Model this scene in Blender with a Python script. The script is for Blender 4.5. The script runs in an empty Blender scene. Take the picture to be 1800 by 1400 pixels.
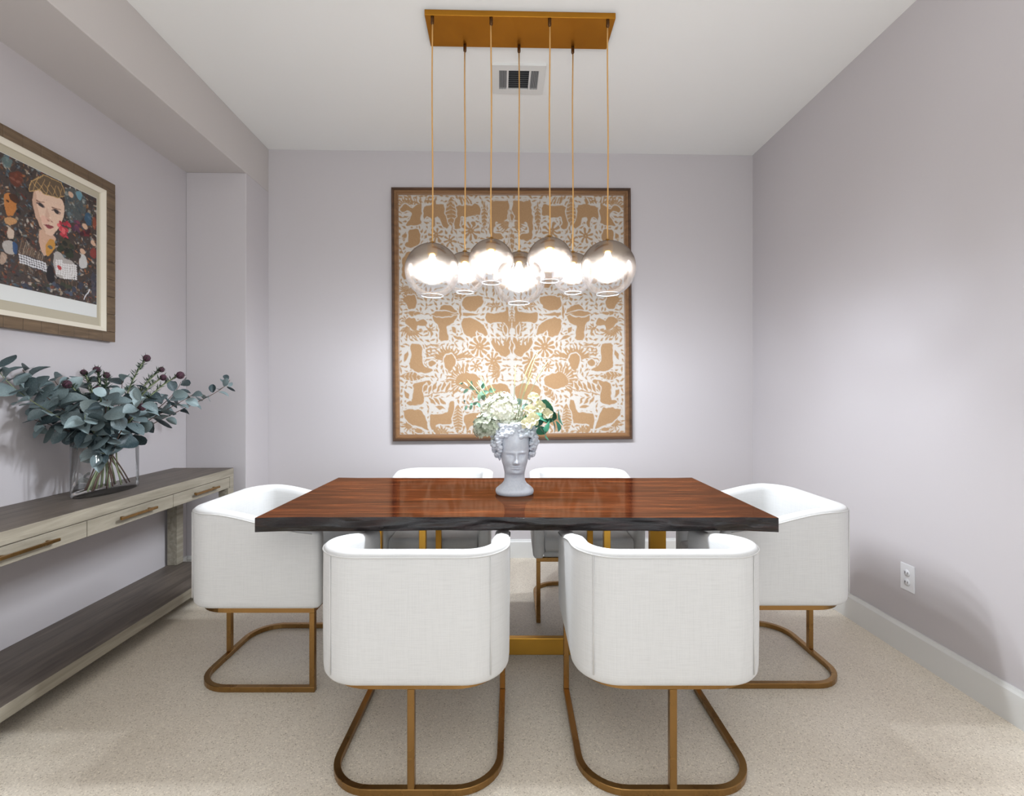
import bpy, bmesh, math, random
import numpy as np
from mathutils import Vector, Matrix, noise
PI = math.pi
random.seed(7)
C = bpy.context.scene.collection
S = bpy.context.scene

# ------------------------------------------------------------ camera, world, exposure
TH = math.radians(1.362); F = 841.0; CAMZ = 1.23
cam = bpy.data.cameras.new('camera'); camo = bpy.data.objects.new('camera', cam); C.objects.link(camo)
camo.location = (0, 0, CAMZ); camo.rotation_euler = (PI/2, 0, -TH)
cam.sensor_width = 36; cam.lens = F/1800*36; cam.shift_y = -7/1800; cam.clip_start = .05
S.camera = camo
W = bpy.data.worlds.new('world'); S.world = W; W.use_nodes = True
WB = W.node_tree.nodes['Background']; WB.inputs[0].default_value = (1.0, .97, .94, 1); WB.inputs[1].default_value = 0.22
def area(name, loc, rot, sx, sy, power, col):
    l = bpy.data.lights.new(name, 'AREA'); l.shape = 'RECTANGLE'; l.size = sx; l.size_y = sy; l.energy = power; l.color = col
    o = bpy.data.objects.new(name, l); C.objects.link(o); o.location = loc; o.rotation_euler = rot
    return o
area('ceiling_fill', (0.1, -0.6, 1.5), (math.radians(172), 0, 0), 1.2, 1.2, 57, (1, 1, .99))  # added fill aimed upward behind the camera to brighten the ceiling
front_fill = area('low_front_fill', (0.0, -2.2, 1.25), (math.radians(76), 0, 0), 3.6, 1.6, 29, (.88, .94, 1)); front_fill.data.spread = math.radians(125)  # added cool fill, tilted down, to lift chair backs and lower walls
BULB = 600.0
S.view_settings.view_transform = 'Standard'; S.view_settings.look = 'None'
S.view_settings.gamma = 1; S.view_settings.use_curve_mapping = False
S.view_settings.exposure = 0.06
S.cycles.sample_clamp_indirect = 4.0
S.cycles.max_bounces = 10; S.cycles.transparent_max_bounces = 32
S.cycles.caustics_reflective = False; S.cycles.caustics_refractive = False

def cr(X, Z, z=0.0):                 # camera-aligned floor coordinates -> room coordinates
    return Vector((X*math.cos(TH)+Z*math.sin(TH), Z*math.cos(TH)-X*math.sin(TH), z))
def ray(px, py):
    a = (px-900)/F
    return Vector((a*math.cos(TH)+math.sin(TH), math.cos(TH)-a*math.sin(TH), (693-py)/F))
def at(px, py, Z): d = ray(px, py); return Vector((0, 0, CAMZ))+d*Z
def onx(px, py, x): d = ray(px, py); return Vector((0, 0, CAMZ))+d*(x/d.x)
def ony(px, py, y): d = ray(px, py); return Vector((0, 0, CAMZ))+d*(y/d.y)

# ------------------------------------------------------------ materials
def lin(r, g, b):
    f = lambda c: (c/255/12.92 if c/255 <= .04045 else ((c/255+.055)/1.055)**2.4)
    return (f(r), f(g), f(b), 1)
def mat(name, col, rough=.6, metal=0, **kw):
    m = bpy.data.materials.new(name); m.use_nodes = True
    b = m.node_tree.nodes['Principled BSDF']
    b.inputs['Base Color'].default_value = col; b.inputs['Roughness'].default_value = rough; b.inputs['Metallic'].default_value = metal
    for k, v in kw.items(): b.inputs[k.replace('_', ' ')].default_value = v
    return m
def N(m, t, **kw):
    n = m.node_tree.nodes.new(t)
    for k, v in kw.items():
        if k.startswith('i_'): n.inputs[int(k[2:]) if k[2:].isdigit() else k[2:].replace('_', ' ')].default_value = v
        else: setattr(n, k, v)
    return n
def L(m, a, b): m.node_tree.links.new(a, b)
def BS(m): return m.node_tree.nodes['Principled BSDF']
def ramp(m, fac, stops):
    r = N(m, 'ShaderNodeValToRGB'); e = r.color_ramp.elements
    while len(e) < len(stops): e.new(.5)
    for i, (p, c) in enumerate(stops): e[i].position = p; e[i].color = c
    L(m, fac, r.inputs[0]); return r.outputs[0]
def coords(m, scale=(1, 1, 1), out='Object'):
    t = N(m, 'ShaderNodeTexCoord'); mp = N(m, 'ShaderNodeMapping'); mp.inputs['Scale'].default_value = scale
    L(m, t.outputs[out], mp.inputs[0]); return mp.outputs[0]
def noise_out(m, vec, scale, detail=3, rough=.5):
    n = N(m, 'ShaderNodeTexNoise'); n.inputs['Scale'].default_value = scale; n.inputs['Detail'].default_value = detail
    n.inputs['Roughness'].default_value = rough
    if vec: L(m, vec, n.inputs['Vector'])
    return n.outputs['Fac']
def bump(m, h, strength=.1, dist=.002):
    b = N(m, 'ShaderNodeBump'); b.inputs['Strength'].default_value = strength; b.inputs['Distance'].default_value = dist
    L(m, h, b.inputs['Height']); L(m, b.outputs[0], BS(m).inputs['Normal'])

def paint(name, col, tex=.08):
    m = mat(name, col, .75)
    bump(m, noise_out(m, coords(m), 260, 2), tex, .001)
    return m
WALL = paint('lilac_grey_paint', lin(196, 191, 193))
SOFF = paint('soffit_paint', lin(200, 194, 191))
CEIL = paint('white_ceiling_paint', lin(240, 240, 238), .12)
TRIM = mat('white_trim_paint', lin(222, 222, 220), .35)
PLASTIC = mat('white_plastic', lin(225, 225, 228), .3)

FLOOR = mat('polished_concrete', lin(170, 160, 148), .42)
v = coords(FLOOR)
big = noise_out(FLOOR, v, 1.6, 4)
c1 = ramp(FLOOR, big, [(.3, lin(222, 211, 194)), (.7, lin(238, 229, 214))])
vg = N(FLOOR, 'ShaderNodeTexVoronoi'); vg.inputs['Scale'].default_value = 270; L(FLOOR, v, vg.inputs['Vector'])
vs_ = N(FLOOR, 'ShaderNodeSeparateColor'); L(FLOOR, vg.outputs['Color'], vs_.inputs[0]); fine = vs_.outputs[0]
c2 = ramp(FLOOR, fine, [(.0, (.68, .65, .61, 1)), (.16, (.93, .92, .91, 1)), (.84, (1, 1, 1, 1)), (1, (1.2, 1.2, 1.2, 1))])
mx = N(FLOOR, 'ShaderNodeMix', data_type='RGBA', blend_type='MULTIPLY'); mx.inputs[0].default_value = 1
L(FLOOR, c1, mx.inputs[6]); L(FLOOR, c2, mx.inputs[7])
vo = N(FLOOR, 'ShaderNodeTexVoronoi'); vo.inputs['Scale'].default_value = 62; L(FLOOR, v, vo.inputs['Vector'])
sp = ramp(FLOOR, vo.outputs['Distance'], [(.06, (.3, .25, .2, 1)), (.15, (1, 1, 1, 1))])
mx2 = N(FLOOR, 'ShaderNodeMix', data_type='RGBA', blend_type='MULTIPLY'); mx2.inputs[0].default_value = .8
L(FLOOR, mx.outputs[2], mx2.inputs[6]); L(FLOOR, sp, mx2.inputs[7])
vo2 = N(FLOOR, 'ShaderNodeTexVoronoi'); vo2.inputs['Scale'].default_value = 60; mp2 = coords(FLOOR, (1, 1.1, 1)); L(FLOOR, mp2, vo2.inputs['Vector'])
sp2 = ramp(FLOOR, vo2.outputs['Distance'], [(.06, (.25, .24, .22, 1)), (.14, (0, 0, 0, 1))])
mx3 = N(FLOOR, 'ShaderNodeMix', data_type='RGBA', blend_type='ADD'); mx3.inputs[0].default_value = .6
L(FLOOR, mx2.outputs[2], mx3.inputs[6]); L(FLOOR, sp2, mx3.inputs[7]); L(FLOOR, mx3.outputs[2], BS(FLOOR).inputs['Base Color'])

def linen(name, col):
    m = mat(name, col, .9, Sheen_Weight=.15)
    a = noise_out(m, coords(m, (14, 14, 420)), 1, 4, .6); b = noise_out(m, coords(m, (420, 420, 10)), 1, 3, .6)
    mm = N(m, 'ShaderNodeMath', operation='ADD'); L(m, a, mm.inputs[0]); L(m, b, mm.inputs[1])
    hf = N(m, 'ShaderNodeMath', operation='MULTIPLY'); hf.inputs[1].default_value = .5; a_ = N(m, 'ShaderNodeMath', operation='MULTIPLY_ADD'); L(m, a, a_.inputs[0]); a_.inputs[1].default_value = 1.5; a_.inputs[2].default_value = -.25; L(m, a_.outputs[0], mm.inputs[0]); L(m, mm.outputs[0], hf.inputs[0])
    c = ramp(m, hf.outputs[0], [(.36, tuple(x*.93 for x in col[:3])+(1,)), (.56, col)])
    L(m, c, BS(m).inputs['Base Color']); bump(m, hf.outputs[0], .35, .001)
    return m
LINEN = linen('white_linen', lin(220, 220, 219))
PIPING = mat('linen_piping', lin(212, 211, 209), .9)
def brass(name, col, rough):
    m = mat(name, col, rough, 1)
    n = noise_out(m, coords(m, (1, 1, 1)), 7, 3)
    r = ramp(m, n, [(.3, (rough-.05,)*3+(1,)), (.7, (rough+.08,)*3+(1,))]); L(m, r, BS(m).inputs['Roughness'])
    c = ramp(m, n, [(.3, tuple(x*.9 for x in col[:3])+(1,)), (.7, col)]); L(m, c, BS(m).inputs['Base Color'])
    return m
BRASS = brass('brushed_antique_brass', lin(160, 124, 76), .27)
GOLD = brass('satin_gold_metal', lin(200, 150, 62), .34)
CANOPY = brass('aged_gold_plate', lin(186, 128, 44), .36)
CORD = mat('tan_fabric_cord', lin(196, 150, 88), .7)
DARKBR = mat('dark_bronze', lin(90, 62, 36), .4, .8)
BLACK = mat('painted_hole_shade', lin(58, 60, 62), .8)  # shade inside the outlet slots and the vent, put in as flat colour

def wood(name, stops, scale, rough=.3, coat=0, dirx=True, bmp=.15):
    m = mat(name, stops[0][1], rough, Coat_Weight=coat, Coat_Roughness=.06)
    sc = (1.1, 14, 14) if dirx else (14, 1.1, 14)
    v = coords(m, sc)
    d = N(m, 'ShaderNodeTexNoise'); d.inputs['Scale'].default_value = scale; d.inputs['Detail'].default_value = 7
    d.inputs['Roughness'].default_value = .62; d.inputs['Distortion'].default_value = .7; L(m, v, d.inputs['Vector'])
    L(m, ramp(m, d.outputs['Fac'], stops), BS(m).inputs['Base Color'])
    bump(m, d.outputs['Fac'], bmp, .001)
    return m
WALNUT = wood('glossy_reddish_walnut', [(.28, lin(26, 12, 10)), (.42, lin(44, 20, 14)), (.52, lin(66, 31, 19)), (.62, lin(98, 50, 27)), (.75, lin(122, 68, 36))], 1.9, .14, 0, bmp=.03); BS(WALNUT).inputs['Specular IOR Level'].default_value = .3; BS(WALNUT).inputs['Specular Tint'].default_value = (1, .5, .26, 1); BS(WALNUT).inputs['IOR'].default_value = 1.33
EDGE = mat('dark_live_edge', lin(34, 24, 22), .24, Coat_Weight=.15, Coat_Roughness=.12)
v = coords(EDGE, (5, 20, 28)); n = noise_out(EDGE, v, 1.4, 6, .6)
L(EDGE, ramp(EDGE, n, [(.3, lin(6, 6, 9)), (.5, lin(22, 13, 13)), (.68, lin(46, 26, 23)), (.82, lin(60, 62, 72))]), BS(EDGE).inputs['Base Color'])
bump(EDGE, n, .9, .012)
nt = WALNUT.node_tree; b_ = BS(WALNUT); dif = N(WALNUT, 'ShaderNodeBsdfDiffuse'); glo = N(WALNUT, 'ShaderNodeBsdfGlossy'); glo.inputs['Roughness'].default_value = .09; glo.inputs[0].default_value = (1, .55, .30, 1)
L(WALNUT, b_.inputs['Base Color'].links[0].from_socket, dif.inputs[0]); lw_ = N(WALNUT, 'ShaderNodeLayerWeight'); lw_.inputs['Blend'].default_value = .3
mr_ = N(WALNUT, 'ShaderNodeMapRange'); mr_.inputs['To Min'].default_value = .04; mr_.inputs['To Max'].default_value = .30; L(WALNUT, lw_.outputs['Facing'], mr_.inputs['Value'])
ms_ = N(WALNUT, 'ShaderNodeMixShader'); L(WALNUT, mr_.outputs[0], ms_.inputs[0]); L(WALNUT, dif.outputs[0], ms_.inputs[1]); L(WALNUT, glo.outputs[0], ms_.inputs[2])
L(WALNUT, ms_.outputs[0], nt.nodes['Material Output'].inputs[0])
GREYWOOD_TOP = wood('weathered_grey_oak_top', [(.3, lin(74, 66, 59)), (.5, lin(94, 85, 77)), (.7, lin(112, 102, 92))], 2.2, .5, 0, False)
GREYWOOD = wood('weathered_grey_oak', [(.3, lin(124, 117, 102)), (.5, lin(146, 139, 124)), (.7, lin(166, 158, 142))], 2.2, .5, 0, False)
FRAMEDK = wood('dark_bronze_wood', [(.3, lin(58, 38, 24)), (.7, lin(92, 62, 40))], 2, .4)
FRAMEIN = wood('bronze_inner_lip', [(.3, lin(112, 80, 52)), (.7, lin(140, 104, 70))], 2, .4)
BURL = wood('brown_burl_veneer', [(.3, lin(84, 68, 50)), (.7, lin(124, 102, 78))], 5, .4, 0, False)
LINER = mat('cream_liner', lin(226, 219, 203), .8)
MAT2 = mat('beige_linen_mat', lin(186, 178, 158), .9)
PAPER = mat('white_print_paper', lin(222, 224, 222), .85)
def vcol(name, rough):
    m = mat(name, (1, 1, 1, 1), rough); a = N(m, 'ShaderNodeVertexColor'); a.layer_name = 'Col'
    L(m, a.outputs[0], BS(m).inputs['Base Color']); return m
PRINT = vcol('printed_artwork', .6); CLOTHP = vcol('printed_cloth', .9)
bump(CLOTHP, noise_out(CLOTHP, coords(CLOTHP), 500, 2), .3, .001)

def glass(name, tint, smoky):
    """thin blown glass: see-through, mirrored; 'smoky' = metallic fade over the upper half"""
    m = bpy.data.materials.new(name); m.use_nodes = True; nt = m.node_tree; nt.nodes.clear()
    out = N(m, 'ShaderNodeOutputMaterial'); tr = N(m, 'ShaderNodeBsdfTransparent'); tr.inputs[0].default_value = tint
    gl = N(m, 'ShaderNodeBsdfGlossy'); gl.inputs['Roughness'].default_value = .02
    fr = N(m, 'ShaderNodeLayerWeight'); fr.inputs['Blend'].default_value = .22
    mp = N(m, 'ShaderNodeMapRange'); mp.inputs['To Min'].default_value = .02; mp.inputs['To Max'].default_value = .8
    L(m, fr.outputs['Fresnel'], mp.inputs['Value'])
    m1 = N(m, 'ShaderNodeMixShader'); L(m, mp.outputs[0], m1.inputs[0]); L(m, tr.outputs[0], m1.inputs[1]); L(m, gl.outputs[0], m1.inputs[2])
    last = m1.outputs[0]
    if smoky:
        haze = N(m, 'ShaderNodeBsdfTranslucent'); haze.inputs[0].default_value = (.95, .95, 1, 1)
        nz = noise_out(m, coords(m), 9, 5, .7)
        hz = N(m, 'ShaderNodeMapRange'); hz.inputs['From Min'].default_value = .35; hz.inputs['From Max'].default_value = .75
        hz.inputs['To Min'].default_value = .001; hz.inputs['To Max'].default_value = .008; L(m, nz, hz.inputs['Value'])
        m0 = N(m, 'ShaderNodeMixShader'); L(m, hz.outputs[0], m0.inputs[0]); L(m, last, m0.inputs[1]); L(m, haze.outputs[0], m0.inputs[2])
        mir = N(m, 'ShaderNodeBsdfGlossy'); mir.inputs['Roughness'].default_value = .24; mir.inputs[0].default_value = (.34, .28, .23, 1)
        tc = N(m, 'ShaderNodeTexCoord'); sx = N(m, 'ShaderNodeSeparateXYZ'); L(m, tc.outputs['Object'], sx.inputs[0])
        r = N(m, 'ShaderNodeMapRange', interpolation_type='SMOOTHSTEP'); r.inputs['From Min'].default_value = -.36; r.inputs['From Max'].default_value = .42
        r.inputs['To Max'].default_value = .95; L(m, sx.outputs[2], r.inputs['Value'])
        m2 = N(m, 'ShaderNodeMixShader'); L(m, r.outputs[0], m2.inputs[0]); L(m, m0.outputs[0], m2.inputs[1]); L(m, mir.outputs[0], m2.inputs[2])
        last = m2.outputs[0]
    L(m, last, out.inputs[0]); return m
GLOBE = glass('smoked_globe_glass', (.97, .98, 1, 1), True)
RIM = mat('polished_glass_rim', lin(228, 234, 240), .12, Transmission_Weight=.5)
VGLASS = glass('clear_vase_glass', (.985, .992, .995, 1), False)
BULBM = bpy.data.materials.new('lit_bulb'); BULBM.use_nodes = True; BULBM.node_tree.nodes.clear()
e = N(BULBM, 'ShaderNodeEmission'); e.inputs[0].default_value = (.90, .95, 1, 1); e.inputs[1].default_value = BULB
o_ = N(BULBM, 'ShaderNodeOutputMaterial'); L(BULBM, e.outputs[0], o_.inputs[0])

def leafm(name, c1, c2, rough=.5):
    m = mat(name, c1, rough)
    oi = N(m, 'ShaderNodeObjectInfo'); 
    n = noise_out(m, coords(m), 30, 3)
    ad = N(m, 'ShaderNodeMath', operation='ADD'); L(m, n, ad.inputs[0]); L(m, oi.outputs['Random'], ad.inputs[1])
    h = N(m, 'ShaderNodeMath', operation='MULTIPLY'); h.inputs[1].default_value = .5; L(m, ad.outputs[0], h.inputs[0])
    L(m, ramp(m, h.outputs[0], [(.25, c1), (.75, c2)]), BS(m).inputs['Base Color']); return m
EUCA = leafm('dusty_eucalyptus_leaf', lin(44, 62, 68), lin(150, 168, 170))
EUCAG = leafm('green_eucalyptus_leaf', lin(24, 92, 74), lin(60, 132, 104))
SAGE = leafm('sage_sprig_leaf', lin(86, 134, 112), lin(130, 166, 142))
TWIG = mat('brown_twig', lin(88, 66, 56), .7)
STEMG = mat('green_cut_stem', lin(138, 150, 112), .6)
NEEDLE = mat('dark_green_needles', lin(58, 76, 58), .7)
THIS = mat('maroon_thistle', lin(70, 40, 54), .8)
CREAM = leafm('cream_petal', lin(218, 214, 172), lin(238, 238, 222), .7)
GREENW = leafm('green_white_petal', lin(140, 152, 116), lin(208, 214, 198), .7)
LISI = leafm('pale_yellow_petal', lin(214, 208, 164), lin(238, 233, 204), .7)
GRASS = mat('pale_yellow_spike', lin(214, 212, 150), .7)
STONE = mat('matte_pale_grey_stone', lin(186, 192, 204), .75)
n = noise_out(STONE, coords(STONE), 90, 5, .7)
L(STONE, ramp(STONE, n, [(.3, lin(206, 213, 224)), (.7, lin(226, 230, 237))]), BS(STONE).inputs['Base Color']); bump(STONE, n, .2, .001)

# ------------------------------------------------------------ mesh helpers
class MB:
    def __init__(s): s.v = []; s.f = []; s.sm = []
    def add(s, vs, fs, smooth=False):
        k = len(s.v); s.v += [tuple(v) for v in vs]; s.f += [tuple(i+k for i in f) for f in fs]; s.sm += [smooth]*len(fs); return s
    def box(s, x0, x1, y0, y1, z0, z1):
        vs = [(x, y, z) for z in (z0, z1) for y in (y0, y1) for x in (x0, x1)]
        return s.add(vs, [(0, 2, 3, 1), (4, 5, 7, 6), (0, 1, 5, 4), (2, 6, 7, 3), (0, 4, 6, 2), (1, 3, 7, 5)])
    def grid(s, rows, closed=False, smooth=True, cap=False):
        n = len(rows[0]); vs = [p for r in rows for p in r]; fs = []
        for i in range(len(rows)-1):
            for j in range(n if closed else n-1):
                a = i*n+j; b = i*n+(j+1) % n; fs.append((a, b, b+n, a+n))
        if cap: fs.append(tuple(range(n-1, -1, -1))); fs.append(tuple(range((len(rows)-1)*n, len(rows)*n)))
        return s.add(vs, fs, smooth)
    def tube(s, pts, r, n=8, cap=True):
        pts = [Vector(p) for p in pts]; rows = []; up = None
        for i, p in enumerate(pts):
            t = (pts[min(i+1, len(pts)-1)]-pts[max(i-1, 0)]).normalized()
            if up is None: up = t.orthogonal().normalized()
            u = (up-t*up.dot(t)).normalized(); up = u; w = t.cross(u)
            rr = r[i] if isinstance(r, (list, tuple)) else r
            rows.append([p+(u*math.cos(a)+w*math.sin(a))*rr for a in (2*PI*k/n for k in range(n))])
        return s.grid(rows, True, True, cap)
    def lathe(s, prof, n=32, c=(0, 0, 0)):
        rows = [[(c[0]+r*math.cos(2*PI*k/n), c[1]+r*math.sin(2*PI*k/n), c[2]+z) for k in range(n)] for r, z in prof]
        return s.grid(rows, True)
    def mesh(s, name, m, bevel=0, seg=2):
        me = bpy.data.meshes.new(name); me.from_pydata(s.v, [], s.f)
        bm = bmesh.new(); bm.from_mesh(me)
        if not s.nofix: bmesh.ops.recalc_face_normals(bm, faces=bm.faces)
        if bevel:
            bmesh.ops.bevel(bm, geom=[e for e in bm.edges if len(e.link_faces) == 2 and e.calc_face_angle(0) > .6], offset=bevel, segments=seg, affect='EDGES', profile=.5)
            for f in bm.faces: f.smooth = False
        bm.to_mesh(me); bm.free()
        if not bevel: me.polygons.foreach_set('use_smooth', s.sm)
        me.materials.append(m); return me
    nofix = False
    def build(s, name, m, parent=None, bevel=0, seg=2, loc=None):
        o = bpy.data.objects.new(name, s.mesh(name, m, bevel, seg)); C.objects.link(o)
        if parent: o.parent = parent
        if loc is not None: o.location = loc
        return o
def tag(o, label=None, cat=None, group=None, kind=None):
    for k, v in (('label', label), ('category', cat), ('group', group), ('kind', kind)):
        if v: o[k] = v
    return o
def empty(name, loc, rz=0, **kw):
    o = bpy.data.objects.new(name, None); C.objects.link(o); o.location = loc; o.rotation_euler = (0, 0, rz); return tag(o, **kw)
def dup(o, parent=None):
    c = o.copy(); C.objects.link(c)
    if parent: c.parent = parent; c.matrix_parent_inverse = o.matrix_parent_inverse.copy()
    for ch in o.children: dup(ch, c)
    return c

# ------------------------------------------------------------ room
H = 3.05; XR = 1.92; XB = -1.725; XL = -2.125; YB = 3.6; YN = 3.285; ZS = 2.73; Y0 = -2.6
def struct(name, box, m, bevel=0):
    o = MB().box(*box).build(name, m, None, bevel); o['kind'] = 'structure'; return o
struct('floor', (XL-.1, XR+.1, Y0, YB+.1, -.1, 0), FLOOR)
struct('ceiling', (XB-.15, XR+.1, Y0, YB+.1, H, H+.1), CEIL)
struct('wall_right', (XR, XR+.1, Y0, YB, 0, H), WALL)
struct('wall_back', (XB-.1, XR, YB, YB+.1, 0, H), WALL)
struct('wall_left', (XL-.1, XL, Y0, YN+.1, 0, ZS), WALL)
struct('wall_niche', (XL, XB, YN, YB, 0, ZS), WALL, .004)
o = struct('trim_1', (XL-.1, XB, Y0, YB, ZS, H), SOFF, .004)
def baseb(name, x0, x1, y0, y1, ax, sgn):
    m = MB(); pr = [(0, 0), (.016, 0), (.016, .118), (.011, .128), (.009, .136), (0, .136)]
    if ax == 'x': rows = [[(x0+sgn*a, y, z) for a, z in pr] for y in (y0, y1)]
    else: rows = [[(x, y0+sgn*a, z) for a, z in pr] for x in (x0, x1)]
    m.grid(rows, True, False, True); o = m.build(name, TRIM); o['kind'] = 'structure'
baseb('baseboard_right', XR, XR, Y0, YB, 'x', -1)
baseb('baseboard_back', XB, XR-.016, YB, YB, 'y', -1)
baseb('baseboard_left', XL, XL, Y0, YN, 'x', 1)
baseb('baseboard_niche', XL+.016, XB, YN, YN, 'y', -1)
baseb('baseboard_column', XB, XB, YN-.016, YB-.016, 'x', 1)

# outlet
t = empty('wall_outlet', (XR, 2.209, .365), label='white duplex wall outlet on the right wall above the baseboard', cat='outlet')
MB().box(-.006, 0, -.038, .038, -.0625, .0625).build('cover_plate', PLASTIC, t, .002)
for dz in (.022, -.022):
    m = MB(); m.lathe([(0, 0), (.0165, 0), (.0165, .003), (0, .003)], 20); o = m.build('socket', PLASTIC, t, loc=(-.006, 0, dz)); o.rotation_euler = (0, -PI/2, 0)
    q = MB(); q.box(-.0105, -.0095, -.008, -.006, dz-.004, dz+.006).box(-.0105, -.0095, .006, .008, dz-.004, dz+.006)
    q.build('slot', BLACK, t)

# ceiling vent
t = empty('ceiling_vent', (.103, 2.755, H), label='white ceiling air vent with dark louvres between the hanging cords', cat='vent')
q = MB(); ow, oh, ih = .15, .125, .082
for b in ((-ow, ow, -oh, -ih), (-ow, ow, ih, oh), (-ow, -.112, -ih, ih), (.112, ow, -ih, ih), (-.068, -.058, -ih, ih), (.058, .068, -ih, ih)):
    q.box(b[0], b[1], b[2], b[3], -.012, 0)
q.build('vent_frame', TRIM, t)
MB().box(-.113, .113, -ih, ih, -.0015, -.0005).build('vent_shade_sheet', BLACK, t)  # flat dark sheet painted as the shade behind the louvres
q = MB()
for k in range(9):
    y = -ih+.009+k*.0182; q.add([(-.058, y-.004, -.011), (.058, y-.004, -.011), (.058, y+.003, -.003), (-.058, y+.003, -.003)], [(0, 1, 2, 3)])
for s in (-1, 1):
    for k in range(5):
        x = s*(.073+k*.0088); q.box(x-.0025, x+.0025, -ih, ih, -.011, -.003)
tag(q.build('louvers', mat('grey_louvre', lin(150, 152, 154), .5), t), kind='stuff')

# ------------------------------------------------------------ dining table
tc = cr(.018, 2.251); table = empty('dining_table', tc, -TH, label='live-edge walnut dining table on gold metal base in the middle of the room', cat='table')
HX, HY, ZT, ZU = .9925, .438, .76, .706
def wave(x, s): return noise.noise(Vector((x*2.2+s, s*3.1, 0)))*.6+noise.noise(Vector((x*6+s, 1.7, s)))*.3+noise.noise(Vector((x*17+s, 4.7, s)))*.12
rows = []; NX = 150
for i in range(NX+1):
    x = -HX+2*HX*i/NX; e1 = min(1, (HX-abs(x))/.12)
    f = -HY+max(0, .012+.018*wave(x, 3))*e1; g = HY-max(0, .012+.014*wave(x, 9))*e1
    fb = -HY+max(0, .008+.022*wave(x, 17))*e1; gb = HY-.012*e1
    rows.append([(x, f, ZT), (x, g, ZT), (x, gb, ZU), (x, fb+.012*e1, ZU)])
m = MB()
m.grid([[r[0], r[1]] for r in rows], smooth=False); m.grid([[r[1], r[2]] for r in rows], smooth=False); m.grid([[r[2], r[3]] for r in rows], smooth=False)
for k in (0, -1): m.add([Vector(p) for p in rows[k]], [(0, 1, 2, 3)])
m.build('tabletop', WALNUT, table)
m = MB(); er = []
for r in rows:
    a, b = Vector(r[0]), Vector(r[3]); x = a.x; e1 = min(1, (HX-abs(x))/.1); row = [a]
    for k in range(1, 10):
        u = k/10; p = a.lerp(b, u); p.y -= (.010*math.sin(PI*u)+.022*e1*noise.noise(Vector((x*7, u*2.2, 3.3)))*math.sin(PI*u))*e1
        p.y += .012*e1*max(0, noise.noise(Vector((x*3.1, u*1.2, 8.3))))*math.sin(PI*u); row.append(p)
    row.append(b); er.append(row)
m.grid(er); m.build('live_edge', EDGE, table)
for X in (-.665, .665):
    MB().box(X-.0375, X+.0375, -.015, .015, .0, ZU).build('leg', GOLD, table, .002)
MB().box(-.6275, .6275, .002, .032, 0, .078).build('stretcher', GOLD, table, .002)
for X in (-.40, .388):
    for Y in (-.20, .245):
        MB().box(X-.0145, X+.0145, Y-.0145, Y+.0145, 0, ZU).build('support_post', GOLD, table, .002)
for X in (-.40, .388):
    MB().box(X-.0145, X+.0145, -.1855, -.0, 0, .03).box(X-.0145, X+.0145, .034, .2305, 0, .03).build('foot_bar', GOLD, table, .002)
MB().box(-.70, .70, -.04, .04, ZU-.012, ZU-.0005).build('top_rail', GOLD, table)

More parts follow.
